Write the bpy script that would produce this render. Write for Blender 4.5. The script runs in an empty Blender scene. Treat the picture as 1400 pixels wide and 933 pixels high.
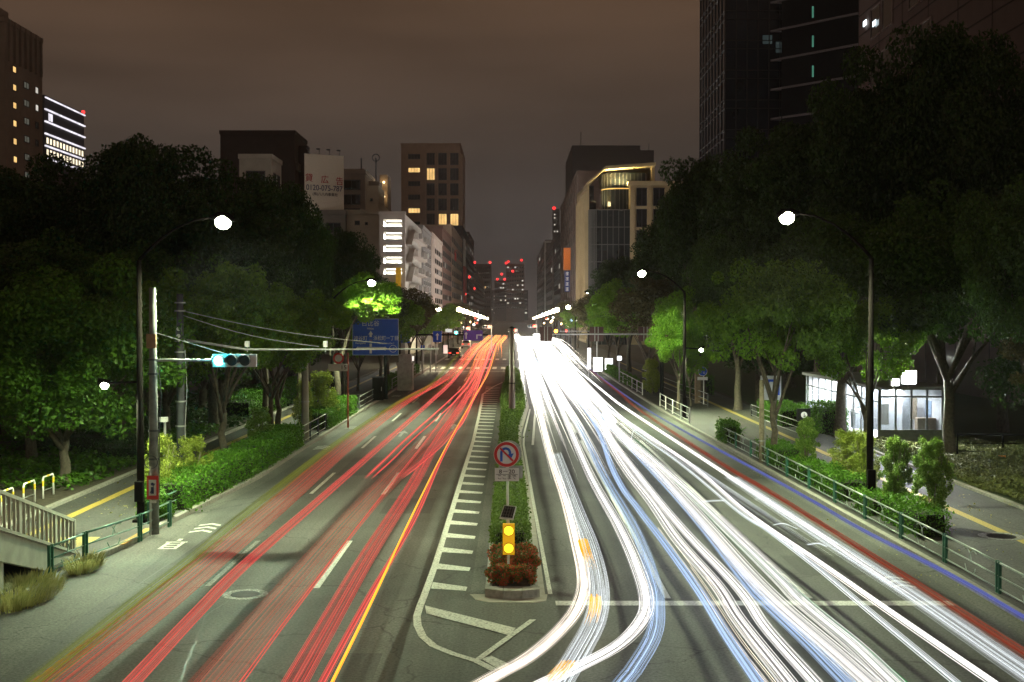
import bpy, math, random
import numpy as np
from mathutils import Vector, Matrix
random.seed(7)
R = math.radians
sc = bpy.context.scene
COL = sc.collection

# ------------------------------------------------------------------ camera
H = 6.3                       # eye height on the footbridge
F = 1650.0                    # focal length in photo pixels (photo 1400 x 933)
PITCH = math.atan(36.5 / F)
cd = bpy.data.cameras.new('camera')
cam = bpy.data.objects.new('camera', cd); COL.objects.link(cam)
cam.location = (0, 0, H); cam.rotation_euler = (R(90) - PITCH, 0, 0)
cd.sensor_width = 36; cd.lens = 36 * F / 1400; cd.clip_start = 0.3; cd.clip_end = 6000
sc.camera = cam

# ------------------------------------------------------------------ sky: overcast city night, brownish glow on the cloud
SUN_EL, SUN_ROT = R(35), R(200)
w = bpy.data.worlds.new('World'); sc.world = w; w.use_nodes = True
nt = w.node_tree; nt.nodes.clear(); N = nt.nodes.new; L = nt.links.new
out = N('ShaderNodeOutputWorld'); add = N('ShaderNodeAddShader')
bgs = N('ShaderNodeBackground'); sky = N('ShaderNodeTexSky'); sky.sky_type = 'NISHITA'; sky.sun_disc = False
sky.sun_elevation = SUN_EL; sky.sun_rotation = SUN_ROT
bgs.inputs[1].default_value = 0.0002
L(sky.outputs[0], bgs.inputs[0])
tc = N('ShaderNodeTexCoord'); sep = N('ShaderNodeSeparateXYZ'); L(tc.outputs['Generated'], sep.inputs[0])
ramp = N('ShaderNodeValToRGB'); L(sep.outputs['Z'], ramp.inputs[0])
e = ramp.color_ramp.elements
e[0].position = 0.0; e[0].color = (0.050, 0.042, 0.045, 1)
e[1].position = 1.0; e[1].color = (0.10, 0.052, 0.030, 1)
for p, c in ((0.05, (0.052, 0.045, 0.043, 1)), (0.12, (0.064, 0.049, 0.040, 1)), (0.27, (0.108, 0.062, 0.036, 1))):
    k = ramp.color_ramp.elements.new(p); k.color = c
mp = N('ShaderNodeMapping'); mp.inputs['Scale'].default_value = (1.2, 1.2, 7.0); L(tc.outputs['Generated'], mp.inputs[0])
nz = N('ShaderNodeTexNoise'); nz.inputs['Scale'].default_value = 2.4; nz.inputs['Detail'].default_value = 4; L(mp.outputs[0], nz.inputs['Vector'])
mr = N('ShaderNodeMapRange'); mr.inputs['From Min'].default_value = 0.3; mr.inputs['From Max'].default_value = 0.7
mr.inputs['To Min'].default_value = 0.80; mr.inputs['To Max'].default_value = 1.22; L(nz.outputs['Fac'], mr.inputs['Value'])
vm = N('ShaderNodeVectorMath'); vm.operation = 'SCALE'; L(ramp.outputs[0], vm.inputs[0]); L(mr.outputs[0], vm.inputs['Scale'])
bgc = N('ShaderNodeBackground'); L(vm.outputs[0], bgc.inputs[0]); bgc.inputs[1].default_value = 0.93
L(bgs.outputs[0], add.inputs[0]); L(bgc.outputs[0], add.inputs[1]); L(add.outputs[0], out.inputs[0])
sd = bpy.data.lights.new('sky_glow', 'SUN'); sd.energy = 0.11; sd.angle = R(40); sd.color = (1, .86, .7)
so = bpy.data.objects.new('sky_glow', sd); COL.objects.link(so); so.rotation_euler = (R(62), 0, R(-12))
sc.view_settings.view_transform = 'Standard'; sc.view_settings.look = 'None'
sc.view_settings.exposure = 0.0; sc.view_settings.gamma = 1; sc.view_settings.use_curve_mapping = False
sc.cycles.use_denoising = True
sc.cycles.max_bounces = 5; sc.cycles.diffuse_bounces = 2; sc.cycles.glossy_bounces = 2
sc.cycles.transmission_bounces = 4; sc.cycles.transparent_max_bounces = 8
sc.cycles.caustics_reflective = False; sc.cycles.caustics_refractive = False
sc.cycles.sample_clamp_indirect = 4

# ------------------------------------------------------------------ helpers
CP, SP = math.cos(PITCH), math.sin(PITCH)
def ray(px, py):
    u = (px - 700) / F; v = -(py - 466.5) / F
    return Vector((u, CP + v * SP, -SP + v * CP))
def at(px, py, z=0.0):           # the point of the plane at height z seen at a photo pixel
    d = ray(px, py); t = (z - H) / d.z
    return Vector((0, 0, H)) + d * t
def P(px, py, Y):                # the point at distance Y seen at a photo pixel
    d = ray(px, py); return Vector((0, 0, H)) + d * (Y / d.y)
def KR(Y):                       # kerb of the right carriageway
    return 10.45 if Y < 30 else (9.65 if Y > 75 else 10.45 - (Y - 30) / 45 * .8)
def KL(Y):
    return -10.95 if Y < 24 else (-9.65 if Y > 46 else -10.95 + (Y - 24) / 22 * 1.3)

MATS = {}
def mat(name, col, rough=.7, metal=0.0, var=.18, scale=6.0, bump=.0, spec=.5, emit=None, es=0.0):
    if name in MATS: return MATS[name]
    m = bpy.data.materials.new(name); m.use_nodes = True; t = m.node_tree; b = t.nodes['Principled BSDF']
    c = tuple(col) + (1,)
    b.inputs['Roughness'].default_value = rough; b.inputs['Metallic'].default_value = metal
    b.inputs['Specular IOR Level'].default_value = spec
    tcn = t.nodes.new('ShaderNodeTexCoord'); n = t.nodes.new('ShaderNodeTexNoise')
    n.inputs['Scale'].default_value = scale; n.inputs['Detail'].default_value = 6
    t.links.new(tcn.outputs['Object'], n.inputs['Vector'])
    r = t.nodes.new('ShaderNodeValToRGB'); t.links.new(n.outputs['Fac'], r.inputs[0])
    r.color_ramp.elements[0].position = .3; r.color_ramp.elements[1].position = .7
    r.color_ramp.elements[0].color = tuple(x * (1 - var) for x in col) + (1,)
    r.color_ramp.elements[1].color = tuple(min(1, x * (1 + var)) for x in col) + (1,)
    t.links.new(r.outputs[0], b.inputs['Base Color'])
    if bump:
        bp = t.nodes.new('ShaderNodeBump'); bp.inputs['Strength'].default_value = bump; bp.inputs['Distance'].default_value = .02
        t.links.new(n.outputs['Fac'], bp.inputs['Height']); t.links.new(bp.outputs[0], b.inputs['Normal'])
    if emit:
        b.inputs['Emission Color'].default_value = tuple(emit) + (1,); b.inputs['Emission Strength'].default_value = es
    MATS[name] = m; return m

def leafmat(name, c0, c1, tr=.35):
    m = bpy.data.materials.new(name); m.use_nodes = True; t = m.node_tree; t.nodes.clear(); n = t.nodes.new; l = t.links.new
    o = n('ShaderNodeOutputMaterial'); mx = n('ShaderNodeMixShader'); mx.inputs[0].default_value = tr
    b = n('ShaderNodeBsdfPrincipled'); b.inputs['Roughness'].default_value = .5; b.inputs['Specular IOR Level'].default_value = .35
    tl = n('ShaderNodeBsdfTranslucent'); g = n('ShaderNodeNewGeometry'); r = n('ShaderNodeValToRGB')
    tcn = n('ShaderNodeTexCoord'); nn = n('ShaderNodeTexNoise'); nn.inputs['Scale'].default_value = .9; l(tcn.outputs['Object'], nn.inputs['Vector'])
    ma = n('ShaderNodeMath'); ma.operation = 'MULTIPLY_ADD'; ma.inputs[1].default_value = .55
    l(g.outputs['Random Per Island'], ma.inputs[0])
    mb = n('ShaderNodeMath'); mb.operation = 'MULTIPLY'; mb.inputs[1].default_value = .5; l(nn.outputs['Fac'], mb.inputs[0]); l(mb.outputs[0], ma.inputs[2])
    l(ma.outputs[0], r.inputs[0]); r.color_ramp.elements[0].color = tuple(c0) + (1,); r.color_ramp.elements[1].color = tuple(c1) + (1,)
    l(r.outputs[0], b.inputs['Base Color']); l(r.outputs[0], tl.inputs['Color'])
    l(b.outputs[0], mx.inputs[1]); l(tl.outputs[0], mx.inputs[2]); l(mx.outputs[0], o.inputs[0])
    MATS[name] = m; return m

def emis(name, col, s, far=None):
    """a light source; far=(Y0,Y1,factor): raised with distance to imitate built-up far glare"""
    if name in MATS: return MATS[name]
    m = bpy.data.materials.new(name); m.use_nodes = True; t = m.node_tree; t.nodes.clear(); n = t.nodes.new; l = t.links.new
    o = n('ShaderNodeOutputMaterial'); em = n('ShaderNodeEmission'); em.inputs[0].default_value = tuple(col) + (1,); em.inputs[1].default_value = s
    g = n('ShaderNodeNewGeometry')
    nn = n('ShaderNodeTexNoise'); nn.inputs['Scale'].default_value = .35; l(g.outputs['Position'], nn.inputs['Vector'])
    r2 = n('ShaderNodeMapRange'); r2.inputs['To Min'].default_value = .7 * s; r2.inputs['To Max'].default_value = 1.3 * s
    r2.inputs['From Min'].default_value = .3; r2.inputs['From Max'].default_value = .7; l(nn.outputs['Fac'], r2.inputs['Value'])
    src = r2.outputs[0]
    if far:
        sp = n('ShaderNodeSeparateXYZ'); l(g.outputs['Position'], sp.inputs[0])
        r3 = n('ShaderNodeMapRange'); r3.inputs['From Min'].default_value = far[0]; r3.inputs['From Max'].default_value = far[1]
        r3.inputs['To Min'].default_value = 1; r3.inputs['To Max'].default_value = far[2]; l(sp.outputs['Y'], r3.inputs['Value'])
        mm = n('ShaderNodeMath'); mm.operation = 'MULTIPLY'; l(src, mm.inputs[0]); l(r3.outputs[0], mm.inputs[1]); src = mm.outputs[0]
    l(src, em.inputs[1]); l(em.outputs[0], o.inputs[0]); MATS[name] = m; return m

def wloc(o):
    v = Vector(o.location)
    while o.parent: o = o.parent; v += Vector(o.location)
    return v

class MB:
    def __init__(s): s.v = []; s.f = []; s.mi = []; s.cur = 0
    def add(s, vs, fs):
        b = len(s.v); s.v += [tuple(x) for x in vs]; s.f += [tuple(b + i for i in f) for f in fs]; s.mi += [s.cur] * len(fs); return s
    def box(s, x0, x1, y0, y1, z0, z1, bev=0.0):
        if bev <= 0:
            vs = [(x, y, z) for z in (z0, z1) for y in (y0, y1) for x in (x0, x1)]
            return s.add(vs, [(0, 2, 3, 1), (4, 5, 7, 6), (0, 1, 5, 4), (2, 6, 7, 3), (0, 4, 6, 2), (1, 3, 7, 5)])
        b = bev
        pts = [(x0 + b, y0), (x1 - b, y0), (x1, y0 + b), (x1, y1 - b), (x1 - b, y1), (x0 + b, y1), (x0, y1 - b), (x0, y0 + b)]
        ins = [(x0 + 2*b, y0 + b), (x1 - 2*b, y0 + b), (x1 - b, y0 + 2*b), (x1 - b, y1 - 2*b), (x1 - 2*b, y1 - b), (x0 + 2*b, y1 - b), (x0 + b, y1 - 2*b), (x0 + b, y0 + 2*b)]
        vs = [(x, y, z0) for x, y in pts] + [(x, y, z1 - b) for x, y in pts] + [(x, y, z1) for x, y in ins]
        fs = [tuple(reversed(range(8))), tuple(range(16, 24))]
        for i in range(8):
            j = (i + 1) % 8; fs += [(i, j, j + 8, i + 8), (i + 8, j + 8, j + 16, i + 16)]
        return s.add(vs, fs)
    def obox(s, c, ax, ay, az):   # oriented box from half vectors
        c, ax, ay, az = Vector(c), Vector(ax), Vector(ay), Vector(az)
        vs = [c + ax * i + ay * j + az * k for k in (-1, 1) for j in (-1, 1) for i in (-1, 1)]
        return s.add(vs, [(0, 2, 3, 1), (4, 5, 7, 6), (0, 1, 5, 4), (2, 6, 7, 3), (0, 4, 6, 2), (1, 3, 7, 5)])
    def bar(s, a, b, wx, wz):
        a, b = Vector(a), Vector(b); d = (b - a); up = Vector((0, 0, 1)) if abs(d.normalized().z) < .95 else Vector((0, 1, 0))
        x = d.cross(up).normalized(); z = x.cross(d).normalized()
        return s.obox((a + b) / 2, x * wx / 2, d / 2, z * wz / 2)
    def tube(s, path, r, n=8, caps=True):
        path = [Vector(p) for p in path]; m = len(path); rr = r if isinstance(r, (list, tuple)) else [r] * m
        vs = []; fs = []; prev = None
        for i, p in enumerate(path):
            t = (path[min(i + 1, m - 1)] - path[max(i - 1, 0)]).normalized()
            if prev is None:
                up = Vector((0, 0, 1)) if abs(t.z) < .9 else Vector((0, 1, 0)); x = t.cross(up).normalized()
            else: x = (prev - t * prev.dot(t)).normalized()
            y = t.cross(x); prev = x
            for k in range(n):
                a = 2 * math.pi * k / n; vs.append(p + (x * math.cos(a) + y * math.sin(a)) * rr[i])
        for i in range(m - 1):
            for k in range(n):
                k2 = (k + 1) % n; fs.append((i * n + k, i * n + k2, (i + 1) * n + k2, (i + 1) * n + k))
        if caps: fs += [tuple(reversed(range(n))), tuple(range((m - 1) * n, m * n))]
        return s.add(vs, fs)
    def cyl(s, c, r, z0, z1, n=16, r1=None):
        return s.tube([(c[0], c[1], z0), (c[0], c[1], z1)], [r, r if r1 is None else r1], n)
    def disc(s, c, r, d, n=28, thick=.02):   # disc facing direction d
        c = Vector(c); d = Vector(d).normalized()
        return s.tube([c, c + d * thick], r, n)
    def ring(s, c, r0, r1, d, n=32, thick=.02, a0=0, a1=2 * math.pi):
        c = Vector(c); d = Vector(d).normalized(); up = Vector((0, 0, 1)) if abs(d.z) < .9 else Vector((0, 1, 0))
        x = up.cross(d).normalized(); y = d.cross(x); vs = []; fs = []
        full = abs(a1 - a0 - 2 * math.pi) < 1e-6; m = n if full else n + 1
        for i in range(m):
            a = a0 + (a1 - a0) * i / n; q = x * math.cos(a) + y * math.sin(a)
            vs += [c + q * r0, c + q * r1, c + q * r1 + d * thick, c + q * r0 + d * thick]
        for i in range(n):
            j = (i + 1) % m
            for k in range(4): fs.append((i * 4 + k, i * 4 + (k + 1) % 4, j * 4 + (k + 1) % 4, j * 4 + k))
        if not full: fs += [(0, 3, 2, 1), tuple((m - 1) * 4 + k for k in range(4))]
        return s.add(vs, fs)
    def sphere(s, c, r, nu=12, nv=8, sz=1.0):
        vs = []; fs = []
        for j in range(nv + 1):
            th = math.pi * j / nv
            for i in range(nu):
                ph = 2 * math.pi * i / nu
                vs.append((c[0] + r * math.sin(th) * math.cos(ph), c[1] + r * math.sin(th) * math.sin(ph), c[2] + sz * r * math.cos(th)))
        for j in range(nv):
            for i in range(nu):
                i2 = (i + 1) % nu; fs.append((j * nu + i, (j + 1) * nu + i, (j + 1) * nu + i2, j * nu + i2))
        return s.add(vs, fs)
    def prism(s, poly, z0, z1):   # poly in xy
        n = len(poly); vs = [(x, y, z0) for x, y in poly] + [(x, y, z1) for x, y in poly]
        fs = [tuple(reversed(range(n))), tuple(range(n, 2 * n))] + [(i, (i + 1) % n, n + (i + 1) % n, n + i) for i in range(n)]
        return s.add(vs, fs)
    def plate(s, poly3, d, t):    # polygon in space given a thickness along d
        d = Vector(d).normalized() * t; n = len(poly3); a = [Vector(p) for p in poly3]
        return s.add(a + [p + d for p in a], [tuple(reversed(range(n))), tuple(range(n, 2 * n))] + [(i, (i + 1) % n, n + (i + 1) % n, n + i) for i in range(n)])
    def build(s, name, m, parent=None, smooth=False):
        me = bpy.data.meshes.new(name); off = wloc(parent) if parent else Vector((0, 0, 0))
        me.from_pydata([(v[0] - off.x, v[1] - off.y, v[2] - off.z) for v in s.v], [], s.f)
        ms = m if isinstance(m, (list, tuple)) else [m]
        for q in ms: me.materials.append(q)
        if len(ms) > 1: me.polygons.foreach_set('material_index', s.mi)
        if smooth: me.polygons.foreach_set('use_smooth', [True] * len(me.polygons))
        me.update(); o = bpy.data.objects.new(name, me); COL.objects.link(o); o.parent = parent; return o

def tag(o, label=None, cat=None, group=None, kind=None):
    if label: o['label'] = label
    if cat: o['category'] = cat
    if group: o['group'] = group
    if kind: o['kind'] = kind
    return o
def thing(name, label, cat, loc=(0, 0, 0), group=None):
    o = bpy.data.objects.new(name, None); COL.objects.link(o); o.location = loc; o.empty_display_size = .3
    return tag(o, label, cat, group)
def struct(o): o['kind'] = 'structure'; return o
def copy_tree(o, parent=None):
    kids = [c for c in bpy.data.objects if c.parent == o]
    c = o.copy(); COL.objects.link(c)
    if parent: c.parent = parent
    for k in kids: copy_tree(k, c)
    return c
def lamp(parent, loc, kind, energy, col, size=.15, rot=None, spot=None, shape=None):
    ld = bpy.data.lights.new('lamp_light', kind); ld.energy = energy; ld.color = col
    if kind == 'AREA':
        ld.shape = 'RECTANGLE'; ld.size = shape[0]; ld.size_y = shape[1]
    else: ld.shadow_soft_size = size
    if kind == 'SPOT': ld.spot_size = spot[0]; ld.spot_blend = spot[1]
    o = bpy.data.objects.new('lamp_light', ld); COL.objects.link(o)
    o.location = Vector(loc) - (wloc(parent) if parent else Vector()); o.parent = parent
    if rot: o.rotation_euler = rot
    return o
def text(s, size, m, parent, loc, rot=(R(90), 0, 0), ext=.006, name='lettering', sx=1.0, align='CENTER', space=1.0):
    cu = bpy.data.curves.new('t', 'FONT'); cu.body = s; cu.size = size; cu.align_x = align; cu.align_y = 'CENTER'; cu.extrude = ext
    cu.space_character = space
    t = bpy.data.objects.new('t', cu); COL.objects.link(t)
    dg = bpy.context.evaluated_depsgraph_get(); me = bpy.data.meshes.new_from_object(t.evaluated_get(dg))
    COL.objects.unlink(t); bpy.data.objects.remove(t)
    me.name = name; me.materials.clear(); me.materials.append(m)
    o = bpy.data.objects.new(name, me); COL.objects.link(o)
    o.location = Vector(loc) - (wloc(parent) if parent else Vector()); o.rotation_euler = rot; o.scale = (sx, 1, 1); o.parent = parent
    return o

# ------------------------------------------------------------------ materials
def asphalt_mat(name, base, scale=1.0, crack=True):
    m = bpy.data.materials.new(name); m.use_nodes = True; t = m.node_tree; n = t.nodes.new; l = t.links.new; b = t.nodes['Principled BSDF']
    tcn = n('ShaderNodeTexCoord')
    fine = n('ShaderNodeTexNoise'); fine.inputs['Scale'].default_value = 17 * scale; fine.inputs['Detail'].default_value = 5; fine.inputs['Roughness'].default_value = .75; l(tcn.outputs['Object'], fine.inputs['Vector'])
    big = n('ShaderNodeTexNoise'); big.inputs['Scale'].default_value = .28; big.inputs['Detail'].default_value = 5; l(tcn.outputs['Object'], big.inputs['Vector'])
    mpn = n('ShaderNodeMapping'); mpn.inputs['Scale'].default_value = (2.6, .05, 1); l(tcn.outputs['Object'], mpn.inputs[0])
    strk = n('ShaderNodeTexNoise'); strk.inputs['Scale'].default_value = 1.0; strk.inputs['Detail'].default_value = 4; l(mpn.outputs[0], strk.inputs['Vector'])
    def mrn(src, a, bb, c, d):
        r = n('ShaderNodeMapRange'); r.inputs['From Min'].default_value = a; r.inputs['From Max'].default_value = bb; r.inputs['To Min'].default_value = c; r.inputs['To Max'].default_value = d; l(src, r.inputs['Value']); return r.outputs[0]
    def mul(a, bb):
        r = n('ShaderNodeMath'); r.operation = 'MULTIPLY'; l(a, r.inputs[0]); l(bb, r.inputs[1]); return r.outputs[0]
    f = mul(mul(mrn(fine.outputs['Fac'], .35, .65, .45, 1.6), mrn(big.outputs['Fac'], .3, .7, .68, 1.3)), mrn(strk.outputs['Fac'], .3, .7, .82, 1.18))
    if crack:
        wv = n('ShaderNodeTexNoise'); wv.inputs['Scale'].default_value = 1.3; wv.inputs['Detail'].default_value = 6; l(tcn.outputs['Object'], wv.inputs['Vector'])
        vx = n('ShaderNodeVectorMath'); vx.operation = 'MULTIPLY_ADD'; vx.inputs[1].default_value = (1.1, 1.1, 0); l(wv.outputs['Color'], vx.inputs[0]); l(tcn.outputs['Object'], vx.inputs[2])
        vo = n('ShaderNodeTexVoronoi'); vo.feature = 'DISTANCE_TO_EDGE'; vo.inputs['Scale'].default_value = .16; l(vx.outputs[0], vo.inputs['Vector'])
        f = mul(f, mrn(vo.outputs['Distance'], .0, .0045, .35, 1.0))
    vm2 = n('ShaderNodeVectorMath'); vm2.operation = 'SCALE'; vm2.inputs[0].default_value = base; l(f, vm2.inputs['Scale'])
    l(vm2.outputs[0], b.inputs['Base Color']); b.inputs['Roughness'].default_value = .72; b.inputs['Specular IOR Level'].default_value = .35
    bp = n('ShaderNodeBump'); bp.inputs['Strength'].default_value = .5; bp.inputs['Distance'].default_value = .008; l(fine.outputs['Fac'], bp.inputs['Height']); l(bp.outputs[0], b.inputs['Normal'])
    MATS[name] = m; return m
def paint_mat(name, col, wear=.45):
    m = bpy.data.materials.new(name); m.use_nodes = True; t = m.node_tree; n = t.nodes.new; l = t.links.new; b = t.nodes['Principled BSDF']
    tcn = n('ShaderNodeTexCoord'); nn = n('ShaderNodeTexNoise'); nn.inputs['Scale'].default_value = 22; nn.inputs['Detail'].default_value = 8; l(tcn.outputs['Object'], nn.inputs['Vector'])
    r = n('ShaderNodeValToRGB'); l(nn.outputs['Fac'], r.inputs[0]); r.color_ramp.elements[0].position = wear - .12; r.color_ramp.elements[1].position = wear + .06
    r.color_ramp.elements[0].color = (col[0] * .35, col[1] * .35, col[2] * .35, 1); r.color_ramp.elements[1].color = tuple(col) + (1,)
    l(r.outputs[0], b.inputs['Base Color']); b.inputs['Roughness'].default_value = .6; MATS[name] = m; return m

ASPH = asphalt_mat('asphalt', (.078, .080, .074))
ASPH2 = asphalt_mat('old_asphalt', (.105, .105, .095))
WALK = asphalt_mat('walk_asphalt', (.060, .060, .056), crack=True)
PAINT = paint_mat('white_road_paint', (.62, .63, .58))
PAINTF = paint_mat('worn_road_paint', (.30, .31, .29), .55)
YPAINT = paint_mat('yellow_tactile_paint', (.40, .30, .06), .45)
KERB = mat('kerb_concrete', (.27, .26, .23), .85, var=.25, scale=9, bump=.3)
CONC = mat('concrete', (.36, .34, .29), .85, var=.15, scale=3, bump=.2)
SOIL = mat('soil', (.055, .045, .028), .95, var=.5, scale=5, bump=.6)
GRASS = mat('grass_turf', (.035, .06, .012), .95, var=.5, scale=12, bump=.6)
BROWN = mat('brown_painted_steel', (.007, .005, .0045), .95, var=.15, scale=4, spec=.1)
BLACKM = mat('black_painted_steel', (.006, .006, .007), .9, spec=.05, scale=4)
STEEL = mat('galvanised_steel', (.42, .43, .42), .45, .6, var=.2, scale=8)
WHITEM = mat('white_painted_steel', (.7, .7, .68), .4, var=.08, scale=5)
GREENM = mat('green_painted_steel', (.03, .13, .085), .4, var=.2, scale=8)
DARKG = mat('dark_grey_steel', (.06, .065, .075), .65, scale=5)
BLUE = mat('sign_blue', (.004, .08, .60), .4, var=.08, scale=4)
SWHITE = mat('sign_white', (.8, .8, .78), .4, var=.05)
SRED = mat('sign_red', (.62, .03, .03), .4, var=.06)
BARK = mat('bark', (.085, .07, .05), .95, var=.4, scale=7, bump=.8)
BARKP = mat('pale_bark', (.26, .22, .15), .9, var=.35, scale=6, bump=.6)
DGLASS = mat('dark_glass', (.012, .014, .016), .12, var=.3, scale=.6, spec=.6)
LF_DARK = leafmat('shade_toned_leaves', (.010, .030, .005), (.045, .095, .012))  # night shade put into the leaf colour
LF_MID = leafmat('mid_green_leaves', (.014, .045, .005), (.07, .15, .014))  # green toned darker so the big crowns read as shaded
LF_GREEN = leafmat('green_leaves', (.025, .085, .006), (.11, .25, .016))
LF_ST = leafmat('lamplit_toned_leaves', (.05, .14, .007), (.19, .36, .02), .45)  # street lamp light put into a brighter leaf green
LF_UP = leafmat('upright_shrub_leaves', (.08, .17, .02), (.26, .40, .06), .45)
LF_LIME = leafmat('lamplit_lime_leaves', (.07, .19, .010), (.22, .42, .025), .5)  # lamp-lit brightness held in the leaf colour itself
LF_HEDGE = leafmat('hedge_leaves', (.03, .10, .006), (.12, .28, .016))
LF_YEL = leafmat('yellow_green_leaves', (.14, .20, .02), (.38, .46, .07), .45)
LF_BRN = leafmat('brownish_leaves', (.04, .045, .012), (.12, .11, .03))
LF_RED = leafmat('red_leaves', (.07, .14, .02), (.50, .07, .025))
e_ = [q for q in LF_RED.node_tree.nodes if q.type == 'VALTORGB'][0].color_ramp.elements; e_[0].position = .46; e_[1].position = .60
LF_MED = leafmat('median_leaves', (.04, .08, .012), (.14, .22, .03))
LF_DRY = leafmat('dry_grass', (.16, .17, .04), (.46, .42, .18), .5)
LAMPC = (.87, 1.0, .61)
LAMPW = (1.0, .86, .50)

# ------------------------------------------------------------------ ground, carriageway, pavements
def sheet(name, rows, m, z, kind='structure'):   # rows of (Y, xa, xb)
    b = MB()
    vs = []; fs = []
    for (Y, xa, xb) in rows: vs += [(xa, Y, z), (xb, Y, z)]
    for i in range(len(rows) - 1): fs.append((2*i, 2*i+1, 2*i+3, 2*i+2))
    b.add(vs, fs); o = b.build(name, m); o['kind'] = kind; return o
YS = [-25, 0, 12, 24, 30, 38, 46, 60, 75, 120, 250, 900]
sheet('ground', [(-60, -1500, 1500), (3500, -1500, 1500)], SOIL, -.02)
sheet('road', [(Y, KL(Y) - .05, KR(Y) + .05) for Y in YS], ASPH, 0)
def slab(name, rows, m, z0, z1, kind='structure'):
    b = MB(); vs = []; fs = []
    for (Y, xa, xb) in rows: vs += [(xa, Y, z0), (xb, Y, z0), (xb, Y, z1), (xa, Y, z1)]
    for i in range(len(rows) - 1):
        for k in range(4): fs.append((4*i+k, 4*i+4+k, 4*i+4+(k+1) % 4, 4*i+(k+1) % 4))
    fs += [(0, 1, 2, 3), tuple(4*(len(rows)-1)+k for k in (3, 2, 1, 0))]
    b.add(vs, fs); o = b.build(name, m); 
    if kind: o['kind'] = kind
    return o
slab('kerb', [(Y, KR(Y), KR(Y) + .18) for Y in YS], KERB, -.1, .14)
slab('kerb', [(Y, KL(Y) - .18, KL(Y)) for Y in YS], KERB, -.1, .14)
slab('pavement', [(Y, KR(Y) + .18, 16.1) for Y in YS], WALK, -.1, .13)
slab('pavement', [(Y, -14.6, KL(Y) - .18) for Y in YS], WALK, -.1, .13)
sheet('gutter', [(Y, KR(Y) - .45, KR(Y)) for Y in YS[:-1]], ASPH2, .004)
sheet('gutter', [(Y, KL(Y), KL(Y) + .45) for Y in YS[:-1]], ASPH2, .004)
sheet('road_apron', [(-20, -10.95, -8.3), (14, -10.95, -8.7), (24, -10.5, -8.95), (29, -10.18, -9.0), (34.5, -9.9, -9.3), (38, -9.66, -9.6)], ASPH2, .008)
slab('kerb', [(Y, 16.1, 16.3) for Y in (10, 60)], KERB, -.1, .22)
slab('kerb', [(Y, -14.8, -14.6) for Y in (10, 140)], KERB, -.1, .22)
b = MB(); nx, ny = 26, 40
def terr(x0, x1, y0, y1, nx, ny, f, name, m):
    vs = []; fs = []
    for j in range(ny + 1):
        for i in range(nx + 1):
            x = x0 + (x1 - x0) * i / nx; y = y0 + (y1 - y0) * j / ny; vs.append((x, y, f(x, y)))
    for j in range(ny):
        for i in range(nx):
            a = j * (nx + 1) + i; fs.append((a, a + 1, a + nx + 2, a + nx + 1))
    o = MB().add(vs, fs).build(name, m, smooth=True); return struct(o)
terr(16.3, 60, 10, 150, 30, 60, lambda x, y: .20 + .03 * math.sin(x * 1.3) * math.sin(y * .9) + min(.4, (x - 16.3) * .005), 'lawn', GRASS)
terr(-60, -14.8, 10, 150, 30, 60, lambda x, y: .16 + .04 * math.sin(x * 1.1) * math.sin(y * .8) + min(1, (-14.8 - x) * .03), 'park_soil', SOIL)
# tactile strips
sheet('tactile_paving', [(Y, 13.75, 14.05) for Y in (5, 64, 160)], YPAINT, .136)
sheet('tactile_paving', [(Y, -13.65, -13.35) for Y in (33.6, 64, 160)], YPAINT, .136)
b = MB()
for i in range(8): b.box(-12.7 + .16 * i, -12.7 + .16 * i + .10, 31.5, 33.2, .13, .142)
b.box(-12.75, -11.4, 31.4, 33.3, .1, .136); struct(b.build('tactile_paving', YPAINT))
# yellow kerb paint
struct(MB().box(KL(33.7) - .17, KL(33.7) + .0, 32.2, 34.6, .13, .146).build('kerb_marking', mat('orange_paint', (.5, .26, .03), .6, scale=20, var=.4)))

# ---- median
def ML(Y): return -.60 if Y < 80 else -.75
def MR(Y):
    for (a, xa), (c, xc) in zip([(20, .62), (40, .52), (58, .30), (64, .34), (82, 1.0), (120, .9), (135, .35)], [(40, .52), (58, .30), (64, .34), (82, 1.0), (120, .9), (135, .35), (400, .3)]):
        if a <= Y < c: return xa + (xc - xa) * (Y - a) / (c - a)
    return .3
MY = [27.0, 30, 35, 40, 46, 52, 58, 61, 64, 70, 76, 82, 95, 108, 120, 128, 134]
slab('median_kerb', [(Y, ML(Y) - .0, ML(Y) + .15) for Y in MY], KERB, -.05, .19)
slab('median_kerb', [(Y, MR(Y) - .17, MR(Y)) for Y in MY], KERB, -.05, .19)
slab('median_soil', [(Y, ML(Y) + .15, MR(Y) - .17) for Y in MY], SOIL, -.05, .15)
sheet('median_gutter', [(Y, ML(Y) - .34, ML(Y)) for Y in MY], ASPH2, .008)
sheet('median_gutter', [(Y, MR(Y), MR(Y) + .16) for Y in MY], CONC, .008)
b = MB()   # rounded kerb nose made of three blocks
for (xa, xb, ya, yb) in ((-.60, -.2, 26.75, 26.55), (-.19, .22, 26.55, 26.55), (.23, .62, 26.55, 26.75)):
    b.prism([(xa, ya), (xb, yb), (xb, 27.0), (xa, 27.0)], -.05, .19)
struct(b.build('median_kerb', KERB))
b = MB(); b.prism([(-.95, 27), (-.8, 26.5), (-.5, 26.25), (.5, 26.2), (.75, 26.4), (.8, 27)], .0, .012); struct(b.build('median_gutter', CONC))
for Yj in []: pass

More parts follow.
